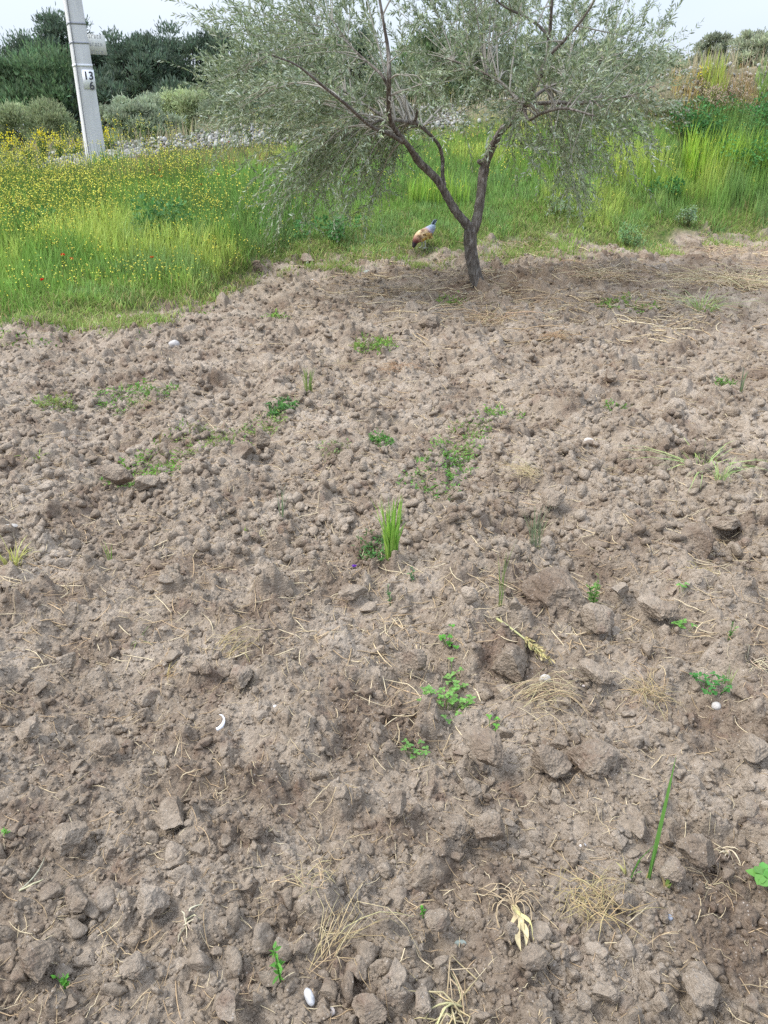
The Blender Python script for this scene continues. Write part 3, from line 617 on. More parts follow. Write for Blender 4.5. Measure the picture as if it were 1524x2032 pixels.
# ------------------------------------------------------------------ weeds on the field
GRN = (.18, .31, .06); LIME = (.26, .38, .08); DARK = (.08, .19, .05); YEL = (.38, .38, .10); GREY = (.2, .25, .14)
def weed(kind, px, py, wd, ht, label, col=GRN, n=None, name=None, cat=None, lw=None, lean=.5):
    """px,py = foot of the plant in the photo; wd, ht in photo pixels"""
    x, y = at(px, py); k = 1 / ppm(x, y); W = wd * k / 2 * (1.5 if kind == 'patch' else 1.2 if kind == 'clover' else 1); z = float(Hf(x, y)[0]); Hh = ht * k * 1.05 / max(.35, math.cos(math.atan2(CAMZ - z, y))); g = Geo()
    if kind == 'tuft':
        n = n or 26; r = W * .35 * np.sqrt(rng.uniform(size=n)); a = rng.uniform(0, 6.28, n)
        b = np.stack([x + r * np.cos(a), y + r * np.sin(a), np.zeros(n)], 1); b[:, 2] = z - .005
        le = np.stack([np.cos(a), np.sin(a)], 1) * rng.uniform(.1, 1, (n, 1)) * min(1.5, W / max(Hh, .01)) * lean * 1.6 + rng.normal(0, .12 if n > 3 else .02, (n, 2))
        c = vary(col, n, .2); blades(g, b, Hh * (rng.uniform(.5, 1.05, n) if n > 3 else np.linspace(1, .4, n)), (lw or max(.0035, 2.4 * k)) * rng.uniform(.7, 1.2, n), le, c, c * 1.15)
        # a few basal dry blades
        n2 = max(3, n // 6); b2 = np.repeat([[x, y, z]], n2, 0); blades(g, b2, min(Hh * .35, .03), (lw or max(.003, 2 * k)), rng.normal(0, .9, (n2, 2)), vary((.42, .36, .16), n2))
        name = name or 'grass_tuft'; cat = cat or 'grass tuft'
    elif kind == 'patch':       # low spreading small leafed weed
        n = int((n or (60 + W * 500)) * 2.3); r = W * np.sqrt(rng.uniform(size=n)); a = rng.uniform(0, 6.28, n)
        ys = min(1, max(.35, Hh / max(W, .001))) ; X = x + r * np.cos(a); Y = y + r * np.sin(a) * max(.5, min(1.2, ht / wd * 2.2))
        m = vn(X / (W * .35), Y / (W * .35), int(px)) > -.18; X, Y = X[m], Y[m]; n = len(X)
        Z = Hf(X, Y) + rng.uniform(.0, .035, n); ll = lw or max(.018, 8 * k)
        leaves(g, np.stack([X, Y, Z], 1), np.stack([rng.normal(size=n), rng.normal(size=n), rng.uniform(.1, 1.1, n)], 1), ll * rng.uniform(.6, 1.4, n), ll * .42, vary(col, n, .3, .15), np.tile([0, 0, 1.], (n, 1)) + rng.normal(0, .4, (n, 3)))
        q = max(6, n // 8); i = rng.integers(0, n, q); b = np.stack([X[i], Y[i], Z[i] - .01], 1)
        blades(g, b, ll * rng.uniform(1.2, 3, q), ll * .16, rng.normal(0, .5, (q, 2)), vary((col[0] * 1.3, col[1] * 1.1, col[2]), q))
        q = max(14, n // 9); i = rng.integers(0, n, q); tt = np.linspace(0, 1, 6)[None]; i2 = rng.integers(0, n, q)
        rx = X[i][:, None] * tt + np.where(np.arange(q) % 2, x, X[i2])[:, None] * (1 - tt); ry = Y[i][:, None] * tt + np.where(np.arange(q) % 2, y, Y[i2])[:, None] * (1 - tt)
        tubes(g, np.stack([rx, ry, Hf(rx.ravel(), ry.ravel()).reshape(q, 6) + .008], -1), np.full((q, 6), max(.0012, .5 * k)), 3, (.2, .22, .08))
        name = name or 'weed_patch'; cat = cat or 'weeds'
    elif kind == 'clover':      # stems carrying three rounded leaflets
        n = n or 22; a = rng.uniform(0, 6.28, n); r = W * np.sqrt(rng.uniform(size=n))
        X = x + r * np.cos(a); Y = y + r * np.sin(a) * max(.6, min(1.5, ht / wd * 1.3)); top = np.maximum(Hf(X, Y), z) + rng.uniform(.01, .045, n)
        tt = np.linspace(0, 1, 4)[None, :, None]; b = np.stack([x + (X - x) * .6, y + (Y - y) * .6, np.full(n, z)], 1); e_ = np.stack([X, Y, top], 1)
        pts = b[:, None] * (1 - tt) + e_[:, None] * tt; tubes(g, pts, np.full((n, 4), .0009), 3, vary((col[0] * 1.2, col[1], col[2]), n))
        ll = lw or max(.011, 8 * k)
        for q in range(3):
            aa = rng.uniform(0, 6.28, n) + q * 2.1 if q == 0 else aa + 2.09
            d = np.stack([np.cos(aa), np.sin(aa), rng.uniform(-.1, .35, n)], 1)
            leaves(g, e_, d, ll * rng.uniform(.8, 1.2, n), ll * .8, vary(col, n, .2), np.tile([0, 0, 1.], (n, 1)) + rng.normal(0, .15, (n, 3)), .08)
        name = name or 'clover'; cat = cat or 'clover'
    elif kind == 'sprig':       # upright stem with small leaves
        m_ = n or 2; tt = np.linspace(0, 1, 6)
        for q in range(m_):
            ex = rng.normal(0, W * .5); ey = rng.normal(0, W * .3); hq = Hh * rng.uniform(.6, 1)
            pts = np.stack([x + ex * tt ** 1.5, y + ey * tt, z + hq * tt], 1); tubes(g, pts, np.linspace(.0016, .0006, 6), 4, np.array(col) * .9)
            nl = 12; s_ = rng.uniform(.15, 1, nl); p0 = np.stack([x + ex * s_ ** 1.5, y + ey * s_, z + hq * s_], 1)
            ll = lw or max(.01, 6 * k); leaves(g, p0, rng.normal(size=(nl, 3)) * [1, 1, .5] + [0, 0, .5], ll * rng.uniform(.7, 1.3, nl), ll * .45, vary(col, nl, .25))
        name = name or 'seedling'; cat = cat or 'weed'
    o = g.build(name, M_grass, off=(x, y, z)); o.location = (x, y, z)
    return tag(o, label, cat, 'weeds growing on the ploughed field')
weed('tuft', 777, 1104, 66, 118, 'bright green upright grass tuft alone at the centre of the field', (.26, .44, .08), 64, lw=.008, lean=.35)
weed('patch', 742, 1082, 50, 40, 'dark low leaves crowding the left foot of the bright green tuft', DARK)
weed('tuft', 797, 1035, 20, 60, 'thin grass blades just behind the bright green tuft', (.2, .33, .07), 10, lw=.004)
weed('patch', 745, 688, 62, 40, 'small bright green weed cushion in front of the tree on its left', GRN)
weed('patch', 272, 778, 110, 42, 'low green weed patch in the upper left of the field', (.14, .28, .05))
weed('patch', 110, 798, 52, 26, 'small yellow-green weed patch near the upper left edge', (.2, .27, .07))
weed('tuft', 612, 782, 44, 56, 'wispy upright tuft in the upper middle of the field', (.2, .27, .08), 20)
weed('patch', 560, 812, 40, 34, 'dark leafy weed at the top end of the sparse weed trail', DARK, lw=.03)
weed('patch', 430, 868, 170, 60, 'wide sparse trail of grassy weeds on the left of the field', (.17, .25, .06), 260)
weed('patch', 280, 912, 110, 50, 'dense low green weeds beside flat clods on the left', (.15, .3, .05), 260)
weed('tuft', 318, 880, 14, 44, 'thin reddish stem standing in the dense low weeds on the left', (.25, .2, .08), 4)
weed('tuft', 75, 912, 60, 20, 'few flat green blades near the left edge of the field', LIME, 8, lean=2)
weed('patch', 757, 866, 36, 34, 'small round leafy weed in the middle of the field', (.1, .26, .05), lw=.022)
weed('patch', 885, 915, 80, 64, 'fresh green weed patch behind the bright green tuft', (.13, .3, .05), 230)
weed('patch', 905, 885, 70, 44, 'loose green sprigs linking the two weed patches of the centre', (.17, .31, .07), 120)
weed('patch', 520, 835, 70, 34, 'broken grassy weeds beside the dark leafy weed', (.2, .3, .08), 90)
weed('patch', 935, 850 + 5, 60, 30, 'narrow green patch above the fresh weed patch', (.15, .28, .05), 70)
weed('patch', 855, 960, 90, 40, 'scattered green sprigs between the weed patch and the bright tuft', (.12, .25, .05), 90)
weed('patch', 1000, 812, 56, 28, 'small green weeds in the upper right centre of the field', (.15, .31, .05), 70)
weed('patch', 1225, 796, 40, 26, 'little green weed in the upper right of the field', (.14, .26, .05), 50)
weed('patch', 1440, 745, 26, 22, 'tiny dark green weed near the upper right edge', (.12, .24, .05), 34)
weed('tuft', 1472, 770, 30, 50, 'thin dry-green stalks near the upper right edge', GREY, 7)
weed('tuft', 1395, 925, 150, 48, 'uprooted pale green grass lying flattened on the right', (.34, .46, .17), 46, lean=1.9, lw=.006)
weed('tuft', 1425, 965, 70, 46, 'fanned pale green blades beneath the uprooted grass', (.38, .5, .2), 22, lean=1.6, lw=.005)
weed('tuft', 22, 1105, 80, 60, 'yellowing grass tuft at the left edge of the field', (.42, .42, .14), 24, lean=1.3, lw=.006)
weed('tuft', 212, 1080, 26, 46, 'two tiny green blades on the left of the field', GRN, 5)
weed('tuft', 485, 1035, 16, 24, 'green shoot at the top of the folded dry leaf', LIME, 5)
weed('sprig', 820, 1160, 18, 34, 'grey-green seedling right below the bright tuft', (.1, .24, .09), 2)
weed('sprig', 775, 1185, 20, 42, 'small seedling with narrow leaves below the bright tuft', (.12, .26, .09), 2)
weed('tuft', 990, 1225, 26, 130, 'thin upright green stalks above the cut stalk', (.17, .26, .06), 5, lw=.0035, lean=.3)
weed('sprig', 1180, 1172, 50, 56, 'leafy plant with reddish stems behind the dark rounded clod', (.17, .33, .08), 6, lw=.017)
weed('clover', 895, 1275, 44, 40, 'three-leaved sprig with a yellow bud above the large clover', (.1, .3, .04), 9)
weed('clover', 905, 1325, 40, 60, 'clover stems leading down to the large clover patch', (.16, .31, .08), 14)
weed('clover', 885, 1372, 90, 56, 'large bright clover patch in the middle foreground', (.17, .34, .08), 46)
weed('clover', 830, 1460, 50, 36, 'spread clover sprigs below the large clover patch', (.14, .29, .07), 12)
weed('clover', 980, 1418, 34, 20, 'two small clover leaves right of the large clover patch', (.13, .34, .05), 4)
weed('clover', 1412, 1358, 66, 46, 'dark green clover clump near the right edge', (.07, .24, .05), 24)
weed('tuft', 1445, 1350, 50, 44, 'pale grass blades growing out of the dark clover clump', (.3, .38, .16), 8)
weed('clover', 1358, 1245, 40, 36, 'small clover with reddish stems above the dark clover clump', (.14, .32, .06), 9)
weed('clover', 1352, 1192, 22, 16, 'single clover leaf on top of a clod on the right', (.15, .34, .07), 3)
weed('sprig', 1443, 1280, 20, 40, 'little green sprout at the right above the dark clover', (.12, .28, .06), 2)
weed('tuft', 1062, 1085, 60, 100, 'grey-green feathery weed right of the centre', (.22, .27, .15), 26, lean=.6, lw=.003)
weed('tuft', 1290, 1728, 12, 200, 'single tall grass blade standing up in the right foreground', (.14, .30, .06), 2, lw=.0095, lean=.04)
weed('tuft', 1245, 1722, 80, 70, 'short leaning grass blade left of the tall single blade', (.12, .32, .05), 2, lw=.008, lean=1.3)
weed('tuft', 1325, 1742, 30, 40, 'short yellowish blade right of the tall single blade', (.28, .4, .1), 2, lw=.007, lean=.8)
weed('sprig', 128, 1955, 20, 24, 'small green leaves in the lower left corner of the field', (.1, .3, .04), 3)
weed('sprig', 555, 1935, 40, 76, 'thin green weed with a broad top leaf above the white pebble', (.11, .3, .05), 2, lw=.016)
weed('clover', 1519, 1735, 26, 34, 'broad green leaf cut by the right edge of the view', (.15, .36, .08), 4, lw=.03)
weed('sprig', 14, 1645, 14, 18, 'tiny green leaf at the left edge in the foreground', (.14, .34, .06), 2)
weed('sprig', 840, 1805, 18, 24, 'tiny two-leaved sprout near the bottom centre', (.12, .34, .05), 1)
weed('patch', 548, 628, 40, 20, 'small green weeds at the top of the field left of the tree', GRN, 60)
weed('tuft', 1395, 610, 110, 50, 'light green grass lying in the pale straw on the right', (.32, .45, .14), 50, lean=1.8, lw=.007)
weed('patch', 1240, 605, 90, 24, 'low green weeds in the straw right of the trunk', GRN, 120)
weed('patch', 895, 590, 40, 24, 'few green leaves at the left foot of the olive trunk', GRN, 50)
weed('tuft', 270, 1245, 60, 16, 'dark flattened green stalk left of centre', (.15, .22, .07), 5, lean=2)
weed('tuft', 560, 1010, 40, 60, 'sparse dry-green stalks left of the centre', GREY, 8)
weed('patch', 665, 890, 50, 30, 'thin weed with dry tips above the field centre', (.22, .28, .1), 40)
weed('tuft', 1130, 505, 90, 66, 'long light green blades at the grass edge right of the tree', (.28, .42, .1), 26, lean=.9, lw=.01)
x, y = at(703, 1113); z = float(Hf(x, y)[0]); g = Geo(); n = 9; aa = np.arange(n) * .7
leaves(g, np.repeat([[0, 0, .03]], n, 0), np.stack([np.cos(aa), np.sin(aa), np.full(n, .5)], 1), .012, .007, vary((.14, .04, .35), n)); tubes(g, np.array([[0, 0, -.01], [0, 0, .03]]), np.array([.001, .001]), 3, GRN)
o = g.build('purple_flower', M_petal); o.location = (x, y, z); tag(o, 'tiny purple flower on the soil left of the bright green tuft', 'flower')

# ------------------------------------------------------------------ the olive tree
def smooth_path(pts, k=6):
    pts = np.asarray(pts, float); Pp = np.vstack([2 * pts[0] - pts[1], pts, 2 * pts[-1] - pts[-2]]); outp = []
    for i in range(1, len(Pp) - 2):
        p0, p1, p2, p3 = Pp[i - 1:i + 3]
        for t in np.linspace(0, 1, k, endpoint=False): outp.append(.5 * ((2 * p1) + (-p0 + p2) * t + (2 * p0 - 5 * p1 + 4 * p2 - p3) * t ** 2 + (-p0 + 3 * p1 - 3 * p2 + p3) * t ** 3))
    outp.append(pts[-1]); return np.array(outp)
TY = 8.05
def limb(g, nodes, n=10, knob=.05):
    """nodes: px, py, depth offset, radius (m)"""
    pts = np.array([np.append(P(a, b, TY + c), r) for a, b, c, r in nodes]); sp = smooth_path(pts)
    sp[:, 3] = np.maximum(sp[:, 3], .002) * (1 + knob * rng.normal(size=len(sp)))
    tubes(g, sp[:, :3], sp[:, 3], n, cap=True); return sp
tb = P(950, 585, TY); tree = empty('olive_tree', (tb[0], TY, float(base(np.array([tb[0]]), np.array([TY]))[0])))
tag(tree, 'young olive tree with forked trunk and airy silvery grey-green crown at the field edge', 'olive tree')
off = np.array(tree.location)
g = Geo(); sk = []
limb(g, [(962, 612, 0, .125), (956, 592, 0, .108), (951, 575, 0, .088), (944, 548, 0, .07), (938, 520, 0, .066), (934, 495, 0, .064), (933, 472, 0, .068), (934, 456, 0, .062)], 14, .03)
for (px, py, r) in ((935, 596, .03), (968, 598, .035), (950, 600, .03)): limb(g, [(px - 4, py + 14, -.08, .03), (px, py, -.055, r), (944 + (px - 944) * .5, 560, -.035, .018)], 8)
A = limb(g, [(938, 470, 0.00, 0.05), (928, 448, 0.00, 0.047), (905, 420, -0.05, 0.043), (886, 388, -0.10, 0.04), (870, 360, -0.15, 0.038), (848, 337, -0.20, 0.036), (830, 320, -0.30, 0.034), (812, 292, -0.50, 0.024), (792, 268, -0.63, 0.022), (775, 240, -0.77, 0.021), (771, 200, -0.99, 0.02), (772, 150, -1.20, 0.018), (770, 100, -1.15, 0.015), (762, 50, -1.15, 0.012), (752, -10, -1.15, 0.01), (740, -90, -1.15, 0.006)])
A2 = limb(g, [(880, 368, -0.12, 0.03), (878, 345, -0.10, 0.02), (878, 315, -0.08, 0.018), (870, 287, -0.18, 0.017), (848, 262, -0.26, 0.016), (828, 245, -0.35, 0.02), (815, 243, -0.36, 0.019), (795, 240, -0.42, 0.015), (762, 237, -0.49, 0.013), (735, 247, -0.54, 0.009), (700, 262, -0.56, 0.006)])
limb(g, [(820, 245, -0.35, 0.017), (826, 232, -0.42, 0.013), (828, 216, -0.50, 0.011)], 8)
A3 = limb(g, [(772, 175, -1.10, 0.014), (758, 150, -1.15, 0.012), (735, 128, -1.05, 0.01), (712, 108, -0.95, 0.008), (690, 84, -0.85, 0.006), (660, 40, -0.75, 0.004)], 8)
A4 = limb(g, [(800, 282, -0.55, 0.02), (770, 265, -0.84, 0.016), (735, 250, -1.12, 0.014), (690, 210, -1.53, 0.012), (640, 170, -1.94, 0.01), (590, 130, -2.25, 0.007), (540, 110, -2.45, 0.004)], 8)
A5 = limb(g, [(775, 240, -0.77, 0.015), (720, 205, -0.46, 0.012), (650, 160, -0.20, 0.01), (580, 130, 0.15, 0.007), (500, 120, 0.35, 0.004)], 8)
B = limb(g, [(932, 470, 0.00, 0.05), (943, 448, 0.00, 0.05), (950, 415, 0.03, 0.048), (955, 380, 0.06, 0.047), (959, 345, 0.10, 0.048), (966, 318, 0.06, 0.042), (980, 285, -0.09, 0.037), (996, 258, -0.18, 0.034), (1018, 236, -0.30, 0.03), (1040, 210, -0.43, 0.03), (1052, 185, -0.57, 0.031), (1066, 160, -0.70, 0.024), (1080, 130, -0.75, 0.022), (1090, 100, -0.75, 0.021), (1088, 75, -0.75, 0.016), (1070, 52, -0.75, 0.012), (1040, 32, -0.75, 0.01), (990, 5, -0.75, 0.007), (950, -50, -0.75, 0.005)])
B2 = limb(g, [(1086, 112, -0.75, 0.018), (1105, 95, -0.80, 0.015), (1118, 82, -0.85, 0.013), (1150, 45, -0.95, 0.01), (1180, 0, -1.05, 0.008), (1200, -60, -1.15, 0.005)], 8)
B3 = limb(g, [(1045, 208, -0.44, 0.022), (1075, 205, -0.56, 0.016), (1110, 203, -0.67, 0.014), (1145, 206, -0.75, 0.012), (1190, 200, -0.89, 0.009), (1250, 190, -1.04, 0.006), (1300, 170, -1.24, 0.004)], 8)
B4 = limb(g, [(1042, 212, -0.42, 0.02), (1020, 190, -0.14, 0.015), (990, 160, 0.00, 0.012), (950, 140, 0.25, 0.01), (900, 120, 0.45, 0.007)], 8)
B5 = limb(g, [(1048, 200, -0.49, 0.02), (1085, 175, -0.12, 0.015), (1140, 150, 0.15, 0.011), (1200, 120, 0.45, 0.007)], 8)
B6 = limb(g, [(1090, 98, -0.75, 0.016), (1092, 60, -0.75, 0.014), (1095, 10, -0.85, 0.011), (1100, -60, -0.85, 0.008), (1100, -130, -0.85, 0.005)], 8)
B7 = limb(g, [(1040, 215, -0.41, 0.02), (1048, 238, -0.59, 0.013), (1075, 225, -1.05, 0.012), (1120, 215, -1.51, 0.01), (1180, 230, -1.73, 0.006)], 8)
limb(g, [(965, 322, .1, .045), (955, 322, .08, .028), (949, 320, .06, .02)], 8)
limb(g, [(832, 322, -.25, .036), (826, 312, -.27, .034), (823, 305, -.28, .026)], 8)
g.build('trunk', M_bark, tree, True, off)
nodes = np.vstack([s[int(len(s) * f):] for s, f in ((A, .5), (A2, .4), (A3, .2), (A4, .2), (A5, .2), (B, .5), (B2, .1), (B3, .2), (B4, .2), (B5, .2), (B6, .1), (B7, .3))])
ENV = np.array([(440, -300), (428, 60), (415, 150), (415, 240), (470, 310), (530, 385), (590, 425), (700, 425), (765, 390), (790, 320), (830, 262), (900, 250), (1000, 270), (1060, 330), (1110, 360), (1180, 395), (1250, 345), (1300, 270), (1325, 190), (1335, 120), (1350, 50), (1290, -300)], float)
def inpoly(px, py, poly):
    c = np.zeros(len(px), bool); n = len(poly)
    for i in range(n):
        x1, y1 = poly[i]; x2, y2 = poly[(i + 1) % n]
        k = ((y1 > py) != (y2 > py)) & (px < (x2 - x1) * (py - y1) / (y2 - y1 + 1e-9) + x1); c ^= k
    return c
T = rng.uniform((-2.0, 6.0, .6), (3.5, 10.2, 3.75), (9000, 3))
q = ((T[:, 0] - .65) / 2.65) ** 2 + ((T[:, 1] - 8.2) / 1.85) ** 2 + ((T[:, 2] - 2.15) / 1.7) ** 2
pxx, pyy = project(T[:, 0], T[:, 1], T[:, 2])
ok = (q < 1) & (q > .18) & inpoly(pxx, pyy, ENV) & (rng.uniform(size=len(T)) < np.where(pyy < 70, .42, 1))
T = T[ok]; low_ = T[(T[:, 0] < .35) & (T[:, 2] < 1.75)][-130:]; T = np.vstack([T[:375], low_[:40]])
gb = Geo(); gl = Geo()
LV = np.array([(.15, .20, .10), (.24, .30, .16), (.37, .43, .30), (.50, .56, .44), (.32, .38, .19)]); LP = np.array([.28, .27, .2, .13, .12])
tw_p, tw_r = [], []
ax = np.array([.85, 8.05]); use_ = np.zeros(len(nodes))
for tgt in T:
    dn = np.linalg.norm(nodes[:, :3] - tgt, axis=1) + 1.2 * np.maximum(0, np.hypot(*(nodes[:, :2] - ax).T) - np.hypot(*(tgt[:2] - ax)) + .1)
    dn = dn + .045 * use_; j_ = int(np.argmin(dn)); use_[max(0, j_ - 3):j_ + 4] += 1; s = nodes[j_]; s0 = s[:3]; L = np.linalg.norm(tgt - s0)
    outw = np.append(norm(tgt[:2] - ax), 0)
    c1 = s0 + (tgt - s0) * .4 + np.array([0, 0, (.05 if tgt[2] > 1.75 else .26) * L]) + rng.normal(0, .06 * L, 3)
    t = np.linspace(0, 1, 9)[:, None]; pts = (1 - t) ** 2 * s0 + 2 * t * (1 - t) * c1 + t * t * tgt + rng.normal(0, .008, (9, 3)) * t
    r0 = min(s[3] * .7, .004 + .006 * L); tubes(gb, pts, np.linspace(r0, .0016, 9), 5, (.34, .32, .27))
    ntw = 4 + int(L * 5); hgt = (tgt[2] - 2.0)
    for k in range(min(ntw, 13)):
        u_ = rng.uniform(.25, 1.0) if k else 1.0; i = min(int(u_ * 8), 7); p0 = pts[i] + (pts[i + 1] - pts[i]) * (u_ * 8 - i)
        tan = norm(pts[i + 1] - pts[i]); d = norm(tan * .7 + outw * .35 + rng.normal(0, .55, 3) + np.array([0, 0, .6 if hgt > -.2 else (.25 if hgt > -.7 else -.12)]))
        Lt = rng.uniform(.2, .48); sag = (-.13 if hgt < -.6 else -.02) * rng.uniform(.3, 1.6)
        tt = np.linspace(0, 1, 6)[:, None]; tw = p0 + d * Lt * tt + np.array([0, 0, sag]) * tt ** 2 * 1.0 + np.cross(d, rng.normal(size=3)) * .06 * tt ** 2
        tw_p.append(tw); tw_r.append(np.linspace(.0017, .0007, 6))
tw_p = np.array(tw_p); tw_r = np.array(tw_r)
bare_ = np.vstack([q_[int(len(q_) * .3):, :] for q_ in (A, A2, B)]); bare_ = bare_[bare_[:, 3] > .013][:, :3]
mid_ = tw_p[:, 3]; dd = np.min(np.linalg.norm(mid_[:, None] - bare_[None], axis=2), axis=1); kk_ = (dd > .30) | (rng.uniform(size=len(dd)) < .12)
tw_p = tw_p[kk_]; tw_r = tw_r[kk_]
tubes(gb, tw_p, tw_r, 3, (.30, .31, .19))
nt_ = len(tw_p); npair = 15
for k in range(npair):
    u_ = .1 + .9 * (k + .5) / npair; i = min(int(u_ * 5), 4); f_ = u_ * 5 - i
    p0 = tw_p[:, i] * (1 - f_) + tw_p[:, i + 1] * f_; tan = norm(tw_p[:, i + 1] - tw_p[:, i]); sd = norm(np.cross(tan, rng.normal(size=(nt_, 3))))
    for sgn in (-1, 1):
        keep = rng.uniform(size=nt_) < .9; n = keep.sum()
        d = tan * rng.uniform(.6, 1.1, (nt_, 1)) + sd * sgn * rng.uniform(.4, .9, (nt_, 1))
        Ls = rng.uniform(.038, .064, nt_) * (1.1 - .35 * u_)
        leaves(gl, p0[keep], d[keep], Ls[keep], Ls[keep] * .23, vary(LV[rng.choice(5, n, p=LP)], n, .15, .06), bend=.1)
gb.build('branches', M_straw, tree, False, off)
gl.build('crown', M_leaf, tree, False, off)
print('olive twigs', nt_)

# ------------------------------------------------------------------ grass, flowers on the bank
def bank_pts(n, x0, x1, pad=-.3, y1=15.7):
    X = rng.uniform(x0, x1, n); Y = rng.uniform(5.5, y1, n); m = (Y > edge(X) + pad) & (np.abs(X) < .56 * Y + 1.6); return X[m], Y[m]
g = Geo(); X, Y = bank_pts(430000, -9.5, 10.5, -.9)
E_ = Y - edge(X); nz1 = fbm(X / .8, Y / .8, 201, 3); nz2 = fbm(X / .35, Y / .3, 207, 2); nz3 = fbm(X / 1.6, Y / 1.3, 213, 2)
tcr = np.clip(E_ / (CREST - edge(X)), 0, 1)
bare = sstep(-.7, .3, E_ + nz1 * 2.0) * (1 - .85 * sstep(.83, .93, tcr + .05 * nz2))
strip = (X < -1.2) & (E_ < .5); bare = np.where(strip, bare * np.clip(.3 + 2.0 * nz2, .04, 1), bare)
dry = (X > -1.3) & (X < 8) & (E_ < 1.0); bare = np.where(dry, bare * np.clip(.30 + 1.4 * nz2 + .4 * E_, .05, 1), bare)
keep = rng.uniform(size=len(X)) < bare * np.clip(.75 + .6 * nz2, .2, 1); X, Y, E_, nz1, nz2, nz3, tcr = (a[keep] for a in (X, Y, E_, nz1, nz2, nz3, tcr)); n = len(X)
Z = base(X, Y)
right = sstep(3.0, 4.3, X) ; tallR = right * sstep(.10, .2, tcr) * sstep(-.25, .1, nz1)
h = .075 + .12 * sstep(.1, 1.0, E_) + .10 * nz1 + .12 * sstep(.5, 2.5, E_) * (1 - right * .3) + .30 * tallR
h = np.clip(h * (1 - .45 * sstep(.85, 1, tcr)), .04, .7) * rng.uniform(.55, 1.25, n)
h = h * np.where((X > -1.2), .62 + .38 * tallR, 1) * (1 - .6 * sstep(.66, .86, tcr))
cA = np.array((.22, .38, .08)); cB = np.array((.42, .54, .13)); cC = np.array((.21, .37, .10)); cD = np.array((.40, .34, .16)); cE = np.array((.42, .22, .09))
col = mixcol(cA, cB, sstep(-.3, .35, nz1 + .25 * tallR)); col = np.where((nz3 < -.08)[:, None], mixcol(cA, cC, sstep(.05, .35, -nz3)), col)
bl = np.array((.22, .36, .14)); mb = sstep(.0, .3, nz2) * (X > -3) * (E_ < 2.4); col = col * (1 - mb[:, None] * .6) + bl * mb[:, None] * .6
dr = sstep(.74, .92, tcr + .1 * nz2) * .6 + .35 * (1 - sstep(0, .9, E_)); pick = rng.uniform(size=n) < dr; col[pick] = cD
pk = (X > 4.5) & (tcr > .75) & (rng.uniform(size=n) < .35 * (vn(X / .5, Y / .5, 5) > -.1)); col[pk] = (.46, .33, .16)
pk = (X > -5) & (X < -1.6) & (tcr > .62) & (rng.uniform(size=n) < .45); col[pk] = (.32, .23, .12)
col = col * rng.uniform(.7, 1.25, (n, 1)) * rng.uniform(.93, 1.07, (n, 3))
le = rng.normal(0, .22, (n, 2)) + np.stack([.15 * nz1, .15 * nz2], 1); le *= np.where(tallR > .5, .5, 1.0)[:, None]; le *= np.where(E_ < .8, 1.7, 1)[:, None]
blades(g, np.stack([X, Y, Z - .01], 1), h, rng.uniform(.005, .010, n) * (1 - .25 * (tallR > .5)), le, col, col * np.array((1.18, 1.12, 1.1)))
print('blades', n)
n = 210000; X = rng.uniform(-7, 8.5, n); off_ = rng.uniform(-.9, 1.6, n); Y = edge(X) + off_; f_ = fbm(X / .55, Y / .45, 231, 3)
m = (rng.uniform(size=n) < np.clip(.25 + .55 * off_ + 1.5 * f_, .0, 1)) & (np.abs(X) < .56 * Y + 1.2); X, Y, f_ = X[m], Y[m], f_[m]; n = len(X)
cc = mixcol((.24, .37, .08), (.38, .47, .14), rng.uniform(size=n)); dd_ = rng.uniform(size=n) < .22; cc[dd_] = (.46, .38, .20)
blades(g, np.stack([X, Y, Hf(X, Y) - .005], 1), rng.uniform(.03, .12, n), rng.uniform(.005, .009, n), rng.normal(0, .5, (n, 2)), cc * rng.uniform(.7, 1.2, (n, 1)))
tag(g.build('grass', M_grass), 'mixed green and yellow-green grass covering the bank', 'grass', kind='stuff')
# sparse grass and small herbs spilling on to the field edge
g = Geo(); n = 26000; X = rng.uniform(-6, 7.5, n); Y = rng.uniform(5.5, 13.5, n); E_ = Y - edge(X)
m = (E_ > -1.1) & (E_ < .9) & (rng.uniform(size=n) < np.clip(.05 + 2.2 * fbm(X / .45, Y / .35, 303, 2) + .25 * E_, 0, .8)); X, Y = X[m], Y[m]; n = len(X)
leaves(g, np.stack([X, Y, Hf(X, Y) + rng.uniform(0, .04, n)], 1), rng.normal(size=(n, 3)) + [0, 0, 1], rng.uniform(.02, .05, n), rng.uniform(.008, .016, n), vary((.14, .26, .05), n, .35, .12))
tag(g.build('low_herbs', M_grass), 'small green herbs along the edge between soil and grass', 'herbs', kind='stuff')
# yellow wild mustard and small yellow flowers
g = Geo(); gs = Geo(); n = 150000; X = rng.uniform(-9.5, 9.5, n); Y = rng.uniform(6, 15.5, n); E_ = Y - edge(X); tcr = E_ / (CREST - edge(X))
nz = fbm(X / 1.0, Y / .8, 401, 3)
den = np.where(X < -.8, sstep(-.8, -2.2, X) if False else np.clip((-X - .8) / 1.6, 0, 1) * .8 * (.3 * sstep(.03, .12, tcr) + .7 * sstep(.16, .38, tcr)) * np.clip(.55 + 1.7 * nz, .05, 1), .09 * sstep(.25, .4, tcr))
den = np.where((tcr > .78), den * .15, den)
m = (E_ > .15) & (np.abs(X) < .56 * Y + 1.2) & (rng.uniform(size=n) < den * .62); X, Y, tcr = X[m], Y[m], tcr[m]; n = len(X); Z = base(X, Y)
hh = (.16 + .22 * sstep(.1, .5, tcr)) * rng.uniform(.65, 1.5, n); top = np.stack([X + rng.normal(0, .03, n), Y + rng.normal(0, .03, n), Z + hh], 1)
tt = np.linspace(0, 1, 3)[None, :, None]; b = np.stack([X, Y, Z], 1); pts = b[:, None] * (1 - tt) + top[:, None] * tt
